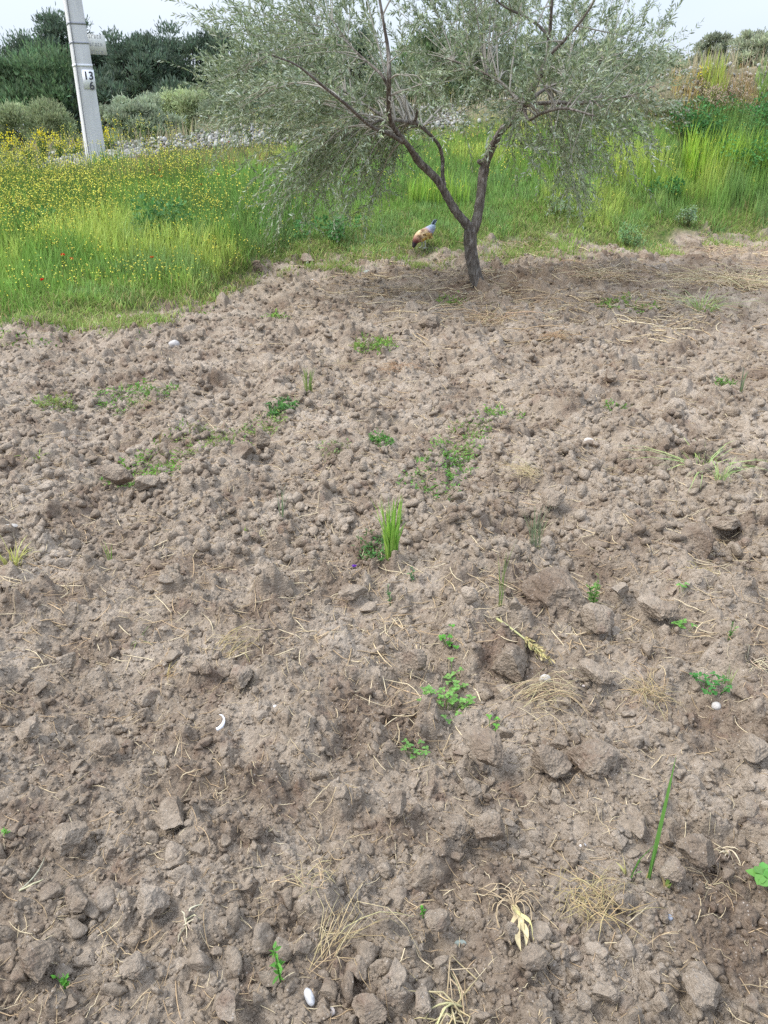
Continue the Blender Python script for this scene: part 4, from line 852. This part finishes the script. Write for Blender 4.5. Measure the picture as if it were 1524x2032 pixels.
tubes(gs, pts, np.full((n, 3), .0022), 3, vary((.2, .3, .08), n))
for q in range(4):
    k = rng.uniform(size=n) < (1, .75, .6, .4)[q]; m2 = k.sum(); c0 = top[k] + rng.normal(0, .018, (m2, 3)) * (0 if q == 0 else 1) - np.array([0, 0, .02 * q])
    cc = vary((.86, .80, .16), m2, .15, .08)
    for w2 in range(2):
        a = rng.uniform(0, 6.28, m2); leaves(g, c0 - np.stack([np.cos(a), np.sin(a), np.zeros(m2)], 1) * .007, np.stack([np.cos(a), np.sin(a), rng.uniform(-.2, .6, m2)], 1), rng.uniform(.011, .019, m2), .012, cc, bend=.1)
fl = g.build('yellow_wildflowers', M_petal); tag(fl, 'countless small yellow flowers dotting the grass of the left bank', 'wildflowers', kind='stuff')
tag(gs.build('flower_stems', M_grass), 'thin green stems of the yellow wildflowers', 'stems', kind='stuff')
print('flowers', n)
# tall yellow flowering plants on the crest
def mustard(px, py, ht, n, label, wd=60):
    r = ray(px, py); Yc = 15.2; s = Yc / r[1]; x = r[0] * s; z = float(base(np.array([x]), np.array([Yc]))[0]); k = 1 / ppm(x, Yc, z); Hh = ht * k; g = Geo(); W = wd * k / 2
    rt = empty('mustard_plant', (x, Yc, z)); tag(rt, label, 'flowering plant', 'tall yellow flowering plants on the crest of the bank')
    t = np.linspace(0, 1, 5); gp = Geo()
    for q in range(n):
        e = rng.normal(0, W * .55, 2); h_ = Hh * rng.uniform(.5, 1); pts = np.stack([e[0] * t ** 1.4, e[1] * t * .6, h_ * t], 1); tubes(g, pts, np.linspace(.005, .0025, 5), 3, (.2, .27, .09))
        m = 9; c0 = pts[-1] + rng.normal(0, 1, (m, 3)) * [.02, .02, .05]; aa = rng.normal(size=(m, 3)); leaves(gp, c0, aa, .028, .022, vary((.82, .72, .05), m))
        m = 7; s_ = rng.uniform(0, .7, m); p0 = np.stack([e[0] * s_ ** 1.4, e[1] * s_ * .6, h_ * s_], 1); leaves(g, p0, rng.normal(size=(m, 3)) + [0, 0, .3], .08, .025, vary((.15, .23, .07), m))
    g.build('stem', M_grass, rt); gp.build('blossom', M_petal, rt)
for a in ((20, 322, 60, 16, 'tall yellow flowering plant at the left edge of the crest', 50), (60, 318, 40, 16, 'yellow flowering plant second from the left on the crest', 60), (88, 320, 56, 14, 'highest yellow flowering plant against the round olive bush', 30), (122, 318, 44, 12, 'yellow flowering plant left of the concrete pole', 40), (155, 316, 22, 12, 'low yellow flowering plant close to the concrete pole on its left', 40), (215, 312, 40, 14, 'pale yellow flowering plant touching the right side of the pole', 44), (1395, 132, 22, 8, 'yellow flowering plant on the crest at the far right', 40)): mustard(*a)
# poppies
pop = [(318, 355, 'red poppy in the group of three on the bank, topmost'), (307, 363, 'red poppy in the group of three on the bank, left one'), (322, 368, 'red poppy in the group of three on the bank, lowest'), (233, 321, 'red poppy just right of the concrete pole foot'), (103, 383, 'red poppy on the left bank below the bare stones'), (435, 364, 'red poppy near the left fringe of the olive crown'), (399, 385, 'orange-red poppy below the left fringe of the olive crown'), (455, 295, 'red poppy on the crest behind the olive twigs'), (130, 533, 'dark red poppy low in the grass at the left'), (146, 542, 'faded orange poppy beside the dark red one low at the left'), (90, 586, 'red poppy nearest the field at the left'), (305, 538, 'faint red poppy low in the grass left of the field edge')]
for px, py, lab in pop:
    x, y = at(px, py + 14); z = float(base(np.array([x]), np.array([y]))[0]); hp = .26
    r = ray(px, py); y = min(y, 15.1); x = r[0] / r[1] * y; z = float(base(np.array([x]), np.array([y]))[0]); zt = CAMZ + r[2] / r[1] * y; zt = max(zt, z + .2)
    rt = empty('poppy', (x, y, z)); tag(rt, lab, 'poppy', 'red poppies in the grass of the bank')
    g = Geo(); tubes(g, np.array([[0, 0, 0], [.01, 0, (zt - z) * .5], [0, 0, zt - z]]), np.full(3, .002), 4, (.14, .24, .07)); g.build('stem', M_grass, rt)
    g = Geo(); n = 7; aa = np.arange(n) * 2 * math.pi / n + .3; oc = (.55, .16, .04) if 'orange' in lab or 'faint' in lab else (.55, .02, .015)
    leaves(g, np.repeat([[0, 0, zt - z]], n, 0), np.stack([np.cos(aa), np.sin(aa), np.full(n, .7)], 1), .027, .027, vary(oc, n), bend=-.2); g.build('petals', M_petal, rt)
# leafy bushes on the bank
def bush(px, py, wd, ht, label, col, n, leaf=.05, name='leafy_bush', cat='bush', Yb=None, group='leafy plants on the bank'):
    x, y = at(px, py)
    if Yb: r = ray(px, py); y = Yb; x = r[0] / r[1] * y
    z = float(base(np.array([x]), np.array([y]))[0]); k = 1 / ppm(x, y, z); W = wd * k / 2; Hh = ht * k
    rt = empty(name, (x, y, z)); tag(rt, label, cat, group); g = Geo(); gs = Geo()
    nc = 16; cc = np.stack([rng.uniform(-.85, .85, nc) * W, rng.uniform(-.5, .5, nc) * W, rng.uniform(.25, .85, nc) * Hh], 1); cs = rng.uniform(.2, .4, nc) * min(W, Hh * 1.2)
    i = rng.integers(0, nc, n); d = norm(rng.normal(size=(n, 3))); p = cc[i] + d * cs[i][:, None] * rng.uniform(.6, 1.05, (n, 1)); p[:, 2] = np.maximum(p[:, 2], .02)
    leaves(g, p, d + rng.normal(0, .5, (n, 3)), leaf * rng.uniform(.6, 1.2, n), leaf * .75 * rng.uniform(.7, 1.1, n), vary(col, n, .3, .1), np.tile([0, -.5, 1.], (n, 1)) + rng.normal(0, .5, (n, 3)))
    tt = np.linspace(0, 1, 4)[None, :, None]; b0 = np.zeros((nc, 3)); b0[:, :2] = cc[:, :2] * .5; tubes(gs, b0[:, None] * (1 - tt) + cc[:, None] * tt, np.full((nc, 4), .004), 4, (.12, .14, .05))
    g.build('foliage', M_grass, rt); gs.build('stem', M_grass, rt)
bush(350, 478, 160, 66, 'dark green mallow-like patch in the left meadow', (.09, .22, .06), 800, .05)
bush(70, 470, 110, 50, 'dark green leafy patch among the yellow flowers at the left edge', (.10, .24, .06), 600, .045)
bush(1455, 268, 190, 70, 'large dark bramble bush high on the right bank', (.09, .24, .07), 1700, .055)
bush(1480, 345, 150, 60, 'dark green bramble bush lower on the right bank at the edge', (.09, .24, .06), 1300, .05)
bush(1370, 290, 100, 76, 'dark bramble bush touching the right side of the olive crown', (.08, .21, .06), 1200, .05)
bush(1310, 395, 70, 36, 'round leaved green plant at the foot of the tall grass', (.07, .2, .05), 500, .045)
bush(660, 470, 150, 36, 'dark green herbs beneath the left side of the olive crown', (.10, .24, .07), 600, .045)
bush(1360, 450, 40, 44, 'silvery blue-green wormwood tuft at the right grass edge', (.24, .34, .19), 320, .03, 'wormwood', 'plant')
bush(1252, 492, 54, 44, 'soft grey-green wormwood tuft right of the tree', (.20, .34, .14), 380, .03, 'wormwood', 'plant')
bush(1110, 430, 60, 40, 'silvery wormwood between the trunk and the right skirt of the crown', (.24, .33, .18), 300, .03, 'wormwood', 'plant')
bush(1440, 232, 120, 70, 'tan feathery dry bush near the top of the right bank', (.36, .29, .2), 1500, .03, 'dry_bush', 'dry bush')
bush(1300, 235, 90, 50, 'pale dried herbs on the bank behind the right crown', (.3, .27, .17), 700, .03, 'dry_bush', 'dry bush')
# orange-tinted and bright grass tufts on the right crest
def crest_tuft(px, py, wd, ht, col, n, label):
    x, y = at(px, py); z = float(base(np.array([x]), np.array([y]))[0]); k = 1 / ppm(x, y, z); W = wd * k / 2; g = Geo()
    b = np.stack([rng.uniform(-W, W, n), rng.uniform(-.2, .2, n), np.full(n, -.02)], 1); b[:, 2] += base(x + b[:, 0], y + b[:, 1]) - z
    c = vary(col, n, .25, .1); blades(g, b, ht * k * rng.uniform(.5, 1.1, n), .012, rng.normal(0, .12, (n, 2)), c, c * 1.1)
    o = g.build('grass_tuft', M_grass); o.location = (x, y, z); tag(o, label, 'grass tuft', 'tall grass tufts on the right bank')
crest_tuft(1365, 195, 60, 44, (.46, .36, .14), 110, 'orange-tinted grass tuft beside the right fringe of the crown')
crest_tuft(1415, 188, 40, 66, (.38, .45, .10), 170, 'tall yellow-green grass tuft on top of the right bank')
crest_tuft(1455, 200, 80, 44, (.46, .34, .16), 150, 'orange-brown grass tuft right of the tall crest tuft')
crest_tuft(1410, 355, 120, 95, (.34, .50, .07), 420, 'dense bright lime grass stand with reddish feet on the right bank')
crest_tuft(1300, 385, 110, 60, (.28, .42, .08), 300, 'yellow-green grass stand under the right skirt of the crown')
crest_tuft(1500, 355, 60, 90, (.30, .46, .07), 180, 'bright green tall grass at the right edge of the bank')
crest_tuft(1515, 190, 30, 50, (.25, .38, .10), 70, 'green grass tuft at the top right edge of the bank')
crest_tuft(215, 345, 70, 50, (.2, .33, .08), 170, 'deep green grass tuft at the foot of the concrete pole')
crest_tuft(870, 400, 120, 60, (.3, .46, .08), 320, 'lit yellow-green grass stand behind the fork of the olive trunk')

# ------------------------------------------------------------------ rubble along the crest
g = Geo(); n = 15000; X = rng.uniform(-10, 11, n); Y = 15.1 + rng.normal(0, .3, n); m = (np.abs(X) < .56 * Y + 1) & (rng.uniform(size=n) < np.clip(.6 + 1.4 * fbm(X / .9, Y / .9, 501, 2), .03, 1) * np.where(X > 3.5, .35, np.where(X > -2, .6, 1))); X, Y = X[m], Y[m]
S = .016 + .034 * rng.uniform(size=len(X)) ** 2; Z = base(X, Y) + S * .3 + .12 * rng.uniform(size=len(X)) * np.exp(-((Y - 15.5) / .35) ** 2)
scatter_rocks(g, np.stack([X, Y, Z], 1), S, [rock(1, 700 + k, 7, .2) for k in range(6)], vary((.33, .325, .295), len(X), .4, .03))
# spill of stones at the pole
n = 900; X = -5.05 + rng.normal(0, .38, n); Y = rng.uniform(13.0, 15.3, n); S = .02 + .045 * rng.uniform(size=n) ** 2; Z = base(X, Y) + S * .3
scatter_rocks(g, np.stack([X, Y, Z], 1), S, [rock(1, 720 + k, 7, .2) for k in range(5)], vary((.33, .325, .295), n, .4, .03))
tag(g.build('rubble', M_stone), 'bank of pale grey broken stones along the crest', 'rubble', kind='stuff')
g = Geo(); n = 9000; X = rng.uniform(-9.5, 10.5, n); Y = np.where(X > 3, 15.5, 16.0) + rng.normal(0, .4, n); m = rng.uniform(size=n) < np.clip(.5 + 1.5 * fbm(X / .8, Y, 511, 2), .05, 1); X, Y = X[m], Y[m]; n = len(X)
c = vary((.42, .38, .24), n, .3, .1); blades(g, np.stack([X, Y, base(X, Y)], 1), rng.uniform(.15, .5, n), .012, rng.normal(0, .2, (n, 2)), c)
tag(g.build('dry_crest_grass', M_grass), 'pale dry grass standing behind the stones of the crest', 'dry grass', kind='stuff')

# ------------------------------------------------------------------ trees beyond the bank
def bgtree(kind, px, pytop, hw, Y, label, col, n, low=.12):
    if kind == 'pine': hw *= 1.2; n = int(n * 1.45); pytop -= 20 if px < 500 and pytop < 130 else 8
    r = ray(px, pytop); x = r[0] / r[1] * Y; z0 = float(base(np.array([x]), np.array([float(Y)]))[0]); top = CAMZ + r[2] / r[1] * Y
    k = 1 / ppm(x, Y, top); W = hw * k; Hh = max(top - z0, 1.2)
    nm = {'pine': 'pine_tree', 'olive': 'olive_tree'}[kind]
    rt = empty(nm, (x, Y, z0)); tag(rt, label, kind + ' tree', 'pine trees behind the bank' if kind == 'pine' else 'olive trees behind the bank')
    g = Geo(); gt = Geo(); nc = 64 if kind == 'pine' else 48
    th = rng.uniform(0, 6.28, nc); ph = rng.uniform(-.15, 1, nc) if kind == 'pine' else rng.uniform(-.7, 1, nc)
    rr = rng.uniform(.45, .98, nc) if kind == 'olive' else rng.uniform(.35, 1.08, nc); cxy = np.sqrt(np.maximum(0, 1 - ph ** 2 * .8)) * rr
    cc = np.stack([cxy * np.cos(th) * W * .95, cxy * np.sin(th) * W * .8, Hh * (.52 + .38 * ph * (.75 + .25 * rr))], 1)
    if kind == 'pine': cc[:, 2] = Hh * (low + (1 - low) * (.35 + .55 * ph * rng.uniform(.75, 1.05, nc)))
    cs = rng.uniform(.16, .34, nc) * W
    # limbs
    tt = np.linspace(0, 1, 6)[None, :, None]; trunk_h = Hh * (.55 if kind == 'pine' else .3)
    lean = rng.normal(0, .06, 2) * Hh
    b0 = np.zeros((nc, 3)); b0[:, 2] = rng.uniform(.25, .9, nc) * trunk_h; b0[:, 0] = lean[0] * b0[:, 2] / Hh
    mid = (b0 + cc) / 2 + rng.normal(0, .08 * W, (nc, 3)) + np.array([0, 0, -.05 * Hh])
    pts = (1 - tt) ** 2 * b0[:, None] + 2 * tt * (1 - tt) * mid[:, None] + tt ** 2 * cc[:, None]
    tubes(gt, pts, np.linspace(.05, .015, 6)[None] * np.ones((nc, 1)) * (Hh / 4.5), 5, (.10, .08, .07) if kind == 'pine' else (.16, .14, .12))
    tp = np.array([[0, 0, -.2], [lean[0] * .3, 0, trunk_h * .4], [lean[0] * .6, 0, trunk_h * .75], [lean[0], lean[1], trunk_h]]); tubes(gt, smooth_path(tp, 4), np.linspace(.16, .07, 13) * (Hh / 4.5), 9, (.11, .09, .075))
    if kind == 'pine':    # bare pale dead twigs among the foliage
        m = 26; a = rng.uniform(0, 6.28, m); h0 = rng.uniform(.15, .6, m) * Hh; L = rng.uniform(.4, .95, m) * W; t6 = np.linspace(0, 1, 6)[None]
        pt = np.stack([L[:, None] * t6 * np.cos(a)[:, None], L[:, None] * t6 * np.sin(a)[:, None], h0[:, None] + L[:, None] * .25 * np.sin(t6 * 2.4 + a[:, None])], -1)
        tubes(gt, pt, np.linspace(.022, .008, 6)[None] * np.ones((m, 1)), 4, (.23, .2, .19))
    i = rng.integers(0, nc, n); d = norm(rng.normal(size=(n, 3))); d[:, 2] = np.abs(d[:, 2]) * np.where(rng.uniform(size=n) < .8, 1, -1); p = cc[i] + d * cs[i][:, None] * (rng.uniform(.25, 1.1, (n, 1))) * np.array([1, 1, .72])
    # feathery sprigs at the outline
    sp = rng.uniform(size=n) < .22; p[sp] += np.array([0, 0, 1.]) * rng.uniform(0, .13, (sp.sum(), 1)) * W * (1 if kind == 'pine' else .7)
    p[:, 2] = np.maximum(p[:, 2], .12)
    clump = rng.uniform(.72, 1.28, nc)[i][:, None]
    up = np.array([0, 0, .9 if kind == 'pine' else .7])
    if kind == 'pine': leaves(g, p, d * .7 + up + rng.normal(0, .35, (n, 3)), rng.uniform(.12, .24, n), rng.uniform(.035, .07, n), vary(col, n, .3, .1) * clump)
    else: leaves(g, p, d * .8 + up + rng.normal(0, .4, (n, 3)), rng.uniform(.06, .12, n), rng.uniform(.02, .036, n), vary(col, n, .28, .06) * clump)
    g.build('crown', M_far, rt); gt.build('trunk', M_far, rt)
DKG = (.135, .185, .125); MDG = (.16, .24, .10); OLV = (.34, .39, .26)
bgtree('pine', 22, 80, 90, 41, 'dark pine at the left edge of the view', DKG, 9000)
bgtree('pine', 112, 34, 62, 42, 'tallest dark pine, behind the concrete pole on its left', DKG, 9000)
bgtree('pine', 60, 118, 115, 34, 'mid-green bushy pine low at the left, in front of the dark ones', (.13, .20, .10), 11000)
bgtree('pine', 200, 88, 60, 43, 'dark pine seen beside the sign plate of the pole', DKG, 8000)
bgtree('pine', 262, 72, 66, 39, 'dark pine with bare pale limbs right of the pole', DKG, 8000)
bgtree('pine', 340, 66, 72, 41, 'broad dark pine between the pole and the olive crown', DKG, 9500)
bgtree('pine', 425, 78, 70, 40, 'dark pine half behind the left twigs of the near olive', DKG, 8500)
bgtree('pine', 515, 92, 75, 43, 'dark pine behind the left part of the near olive crown', (.13, .18, .12), 8000)
bgtree('pine', 610, 100, 70, 45, 'pine behind the near olive crown, left of its pale upright limb', (.13, .18, .12), 7000)
bgtree('pine', 700, 58, 50, 44, 'narrow high pine behind the upper centre of the near olive', (.13, .18, .12), 7000)
bgtree('pine', 880, 72, 80, 37, 'rounded fresh green pine seen through the middle of the near olive', MDG, 10000)
bgtree('pine', 985, 110, 70, 44, 'pine behind the right fork of the near olive', (.13, .18, .12), 7000)
bgtree('pine', 1100, 96, 75, 42, 'pine behind the right half of the near olive crown', (.13, .18, .12), 7000)
bgtree('pine', 1200, 100, 60, 44, 'pine behind the right outer twigs of the near olive', (.13, .18, .12), 6000)
for _px, _t in ((180, 150), (330, 165), (470, 165), (640, 160), (800, 150), (940, 150), (1070, 140), (1240, 135)):
    bgtree('pine', _px, _t, 60, 33, {180: 'low dark pine undergrowth behind the foot of the pole', 330: 'low dark pine between the two olive bushes right of the pole', 470: 'low dark pine behind the left fringe of the near olive', 640: 'low pine glimpsed through the left of the near crown', 800: 'low pine glimpsed above the bent limb of the near olive', 940: 'low pine glimpsed above the fork of the near olive', 1070: 'low pine glimpsed beside the upper right limb', 1240: 'low pine glimpsed through the right outer twigs'}[_px], DKG if _px < 600 else (.10, .15, .08), 4500, .02)
bgtree('olive', 55, 196, 98, 25, 'round olive bush at the left edge behind the flowers', (.32, .37, .20), 26000)
bgtree('olive', 266, 182, 78, 23.5, 'round silvery olive bush just right of the pole', (.40, .46, .31), 26000)
bgtree('olive', 362, 172, 84, 27, 'yellow-green olive bush second to the right of the pole', (.40, .46, .25), 26000)
bgtree('olive', 445, 190, 60, 26, 'olive bush behind the left fringe of the near olive', OLV, 10000)
bgtree('olive', 560, 190, 80, 26, 'olive bush hidden by the left half of the near crown', OLV, 9000)
bgtree('olive', 700, 170, 80, 27, 'olive bush seen through the crown left of the trunk', OLV, 9000)
bgtree('olive', 850, 150, 70, 26, 'olive bush seen through the middle of the crown', (.15, .2, .09), 9000)
bgtree('olive', 1010, 140, 80, 27, 'olive bush behind the right limb of the near olive', OLV, 8000)
bgtree('olive', 1180, 118, 80, 27, 'olive bush behind the right part of the near crown', OLV, 8000)
bgtree('olive', 1330, 98, 52, 27, 'olive tree right behind the right tips of the near crown', OLV, 7000)
bgtree('olive', 1425, 58, 42, 25, 'airy olive tree on top of the right bank, left of the edge one', (.36, .39, .28), 6500)
bgtree('olive', 1505, 56, 55, 24, 'olive tree at the top right corner of the view', (.38, .41, .28), 8000)

# ------------------------------------------------------------------ the concrete pole
pb = P(196, 345, 14.3); px0, py0 = float(pb[0]), 14.3; pz = float(base(np.array([px0]), np.array([py0]))[0])
pole = empty('utility_pole', (px0, py0, pz), 0); tag(pole, 'tapering grey concrete utility pole with steel bands on the crest of the left bank', 'utility pole')
def frustum(g, rings, col=(1, 1, 1)):
    V = np.concatenate([r for r in rings]); n = len(rings[0]); idx = np.arange(len(V)).reshape(-1, n); F4 = []
    for a, b in zip(idx[:-1], idx[1:]): F4 += [(a[i], a[(i + 1) % n], b[(i + 1) % n], b[i]) for i in range(n)]
    g.add(V, [np.array(F4), idx[-1][None], idx[0][::-1][None]], col)
PROT = R(27)
def sect(z, r, ch=.12):
    c = r * ch; q = [(r, -r + c), (r, r - c), (r - c, r), (-r + c, r), (-r, r - c), (-r, -r + c), (-r + c, -r), (r - c, -r)]
    ca, sa = math.cos(PROT), math.sin(PROT); return np.array([(x * ca - y * sa, x * sa + y * ca, z) for x, y in q])
def prad(z): return .150 - .0105 * z
g = Geo(); frustum(g, [sect(z, prad(z)) for z in (-.5, 0, 2, 4, 6, 8, 9.3)]); g.build('shaft', M_conc, pole)
M_steel = plain('galvanised_steel', (.30, .31, .33), .5, .3); M_band = plain('white_band', (.75, .76, .78), .5)
def zat(py): r = ray(180, py); return CAMZ + r[2] / r[1] * 14.3 - pz
for py, m_, hgt in ((50, M_steel, .03), (88, M_steel, .025), (133, M_band, .035)):
    z = zat(py); g = Geo(); frustum(g, [sect(z, prad(z) + .006), sect(z + hgt, prad(z + hgt) + .006)]); g.build('steel_band', m_, pole)
    z2 = z
g = Geo(); c0 = (lambda z: np.array([math.cos(PROT) * (-prad(z) * (.45 + .45 * (1 - z / 9))) - math.sin(PROT) * (-prad(z) - .012), math.sin(PROT) * (-prad(z) * (.45 + .45 * (1 - z / 9))) + math.cos(PROT) * (-prad(z) - .012), z]))
tubes(g, np.array([c0(z) for z in np.linspace(0, 9, 12)]), np.full(12, .006), 6, (1, 1, 1)); g.build('earth_cable', plain('cable', (.12, .13, .14), .6), pole, True)
def plate(name, cx, cz, w_, h_, front, mat, rot=PROT, th=.006, tilt=0):
    """thin upright plate parallel to the pole's front face"""
    g = Geo(); V = []
    for yy in (front, front - th):
        for a, b in ((-1, -1), (1, -1), (1, 1), (-1, 1)): V.append((cx + a * w_ / 2, yy, cz + b * h_ / 2))
    V = np.array(V); ca, sa = math.cos(rot), math.sin(rot); V = np.stack([V[:, 0] * ca - V[:, 1] * sa, V[:, 0] * sa + V[:, 1] * ca, V[:, 2]], 1)
    g.add(V, [np.array([(0, 3, 2, 1), (4, 5, 6, 7), (0, 1, 5, 4), (1, 2, 6, 5), (2, 3, 7, 6), (3, 0, 4, 7)])]); return g.build(name, mat, pole)
z1, z0_ = zat(139), zat(177); zc = (z0_ + z1) / 2; pf = -prad(zc - .2) - .004
npl = plate('number_plate', prad(zc) * .34, zc, .19, abs(z1 - z0_), pf, plain('white_plate', (.86, .87, .89), .4, 0, .03)); npl['label'] = 'white number plate reading 13 over 6'
def text(s, cx, cz, size, front, mat, parent, rot=PROT):
    cu = bpy.data.curves.new('digits', 'FONT'); cu.body = s; cu.size = size; cu.align_x = 'CENTER'; cu.align_y = 'CENTER'; cu.extrude = .001; cu.offset = .004
    o = bpy.data.objects.new('tmp', cu); C.objects.link(o); dg = bpy.context.evaluated_depsgraph_get(); me = bpy.data.meshes.new_from_object(o.evaluated_get(dg)); bpy.data.objects.remove(o)
    me.materials.clear(); me.materials.append(mat); q = bpy.data.objects.new('digits', me); C.objects.link(q); q.parent = parent
    q.rotation_euler = (R(90), 0, rot); ca, sa = math.cos(rot), math.sin(rot); q.location = (cx * ca - front * sa, cx * sa + front * ca, cz); return q
M_ink = plain('dark_print', (.06, .06, .07), .5)
text('13', prad(zc) * .36, zc + .045, .16, pf - .009, M_ink, npl); text('6', prad(zc) * .36 + .03, zc - .095, .16, pf - .009, M_ink, npl)
z1, z0_ = zat(60), zat(103); zc2 = (z0_ + z1) / 2
sg = plate('sign_plate', .27, zc2 - .02, .42, abs(z1 - z0_) * .95, prad(zc2) + .03, plain('cream_enamel', (.66, .66, .60), .5), rot=R(36)); sg['label'] = 'cream warning sign plate with three faded lines of lettering'
ca, sa = math.cos(R(36)), math.sin(R(36))
M_fade = plain('faded_print', (.30, .31, .32), .6)
for row, zz in enumerate((.11, .0, -.11)):
    nn = 7; g = Geo()
    for k in range(nn):
        xx = .135 + k * .044; zq = zc2 - .02 + zz
        strokes = [(xx, zq, .007, .05)] + ([(xx + .012, zq + .02, .02, .008)] if k % 2 else [(xx + .016, zq, .007, .045)]) + ([(xx + .01, zq - .02, .02, .008)] if k % 3 else [])
        for sx_, sz_, sw, sh in strokes:
            fr = prad(zc2) + .03 - .009; V = np.array([(sx_ - sw / 2, fr, sz_ - sh / 2), (sx_ + sw / 2, fr, sz_ - sh / 2), (sx_ + sw / 2, fr, sz_ + sh / 2), (sx_ - sw / 2, fr, sz_ + sh / 2)])
            g.add(np.stack([V[:, 0] * ca - V[:, 1] * sa, V[:, 0] * sa + V[:, 1] * ca, V[:, 2]], 1), [np.array([(0, 1, 2, 3)])])
    g.build('lettering', M_fade, sg)

# ------------------------------------------------------------------ the hen
x, y = at(840, 494); y = float(y); z = float(base(np.array([x]), np.array([y]))[0]) + .015
hen = empty('hen', (x, y, z), R(180 + 34)); tag(hen, 'golden hen with grey tail raised, pecking in the grass left of the olive trunk', 'hen')
HS = .82
ring = [(-.215, .40, .006, .012, (.05, .06, .08)), (-.20, .375, .028, .042, (.30, .37, .44)), (-.165, .335, .046, .07, (.24, .30, .37)), (-.12, .295, .066, .085, (.26, .28, .36)), (-.08, .265, .08, .095, (.36, .26, .28)), (-.03, .24, .09, .10, (.52, .38, .22)), (.03, .215, .095, .105, (.58, .45, .27)), (.08, .19, .088, .095, (.52, .38, .22)), (.125, .16, .07, .075, (.36, .22, .15)), (.155, .125, .05, .055, (.17, .06, .05)), (.175, .09, .036, .042, (.05, .03, .035)), (.187, .06, .03, .034, (.03, .025, .03)), (.197, .037, .026, .026, (.04, .03, .035)), (.205, .02, .014, .014, (.05, .03, .03))]
rp = np.array([r[:4] + r[4] for r in ring]); rs = smooth_path(rp, 4); g = Geo(); n = 20; an = np.arange(n) / n * 2 * math.pi; V = []; K = []
Tn = np.gradient(rs[:, :2], axis=0); Tn = norm(Tn)
for q, r in enumerate(rs):
    up_ = np.array([-Tn[q, 1], Tn[q, 0]]) * (1 if Tn[q, 0] > 0 else 1)
    if up_[1] < 0 and q < len(rs) * .6: up_ = -up_
    for a in an:
        cz_ = math.sin(a) * r[3]; V.append((r[0] + up_[0] * cz_, math.cos(a) * r[2], r[1] + up_[1] * cz_))
        c = r[4:7].copy(); low_ = -math.sin(a)
        if -.1 < r[0] < .1 and low_ > .3: c = np.array((.50, .34, .08))
        if -.16 < r[0] < -.02 and low_ > .8: c = np.array((.6, .57, .5))
        pz_ = vn(np.array([r[0] * 38 + a]), np.array([a * 2.4 + r[0] * 9]), 9)[0]
        if -.17 < r[0] < .12: c = c * (1 + 1.1 * pz_) if pz_ > -.25 else np.array((.20, .12, .07))
        K.append(c * rng.uniform(.75, 1.15))
V = np.array(V) * HS * np.array([1, 1, .88]); idx = np.arange(len(V)).reshape(-1, n); Fh = []
for a, b in zip(idx[:-1], idx[1:]): Fh += [(a[i], a[(i + 1) % n], b[(i + 1) % n], b[i]) for i in range(n)]
g.add(V, [np.array(Fh), idx[-1][None], idx[0][::-1][None]], np.clip(np.array(K), 0, 1)); g.build('body', M_feather, hen, True)
g = Geo()
for s in (-1, 1):
    n = 34; u1 = rng.uniform(0, 1, n); p = np.stack([.09 - .15 * u1, s * (.088 + .006 * rng.uniform(size=n)), .235 + .0 * u1 - .07 * rng.uniform(size=n)], 1) * HS
    d = np.stack([-np.ones(n), np.zeros(n), -.35 + rng.normal(0, .1, n)], 1); cw = np.where((rng.uniform(size=n) < .3)[:, None], (.22, .12, .04), (.62, .43, .14)); leaves(g, p, d, .075 * HS, .022, vary(cw, n, .2), np.tile([0, float(s), .2], (n, 1)), .05)
g.build('wing', M_feather, hen)
g = Geo(); n = 14; d = np.stack([rng.normal(-.62, .1, n), rng.normal(0, .13, n), rng.normal(.75, .1, n)], 1); leaves(g, np.repeat([[-.165 * HS, 0, .33 * HS]], n, 0) + rng.normal(0, .008, (n, 3)), d, .12 * HS, .03, vary((.16, .21, .27), n, .35)); g.build('tail_feathers', M_feather, hen)
g = Geo(); V = []; 
for k, (a, b) in enumerate(((.180, .095), (.196, .108), (.196, .085), (.212, .092), (.206, .066), (.220, .066), (.212, .045), (.20, .05), (.185, .075))): V += [(a, .003, b), (a, -.003, b)]
V = np.array(V) * HS; m9 = 9; Fc = [tuple(range(0, 18, 2)), tuple(range(17, 0, -2))]; g.add(V, [np.array(Fc), np.array([(2 * i, 2 * ((i + 1) % m9), 2 * ((i + 1) % m9) + 1, 2 * i + 1) for i in range(m9)])], (.5, .03, .03)); g.build('comb', M_feather, hen)
g = Geo(); tubes(g, np.array([[.203, 0, .025], [.209, 0, .01], [.212, 0, -.004]]) * HS, np.array([.009, .006, .001]), 6, (.5, .38, .16)); g.build('beak', M_feather, hen, True)
for s in (-1, 1):
    g = Geo(); tubes(g, np.array([[0, s * .04, .16], [.012, s * .042, .10], [-.008, s * .042, .06], [0, s * .043, .0]]) * HS, np.array([.026, .013, .007, .007]), 7, (.42, .44, .42))
    for a in (-.5, 0, .5, 3.14): tubes(g, np.array([[0, s * .043, .008], [.05 * math.cos(a), s * .043 + .05 * math.sin(a), -.004]]) * HS, np.array([.006, .003]), 5, (.42, .44, .40))
    g.build('leg', M_feather, hen, True)
print('done')
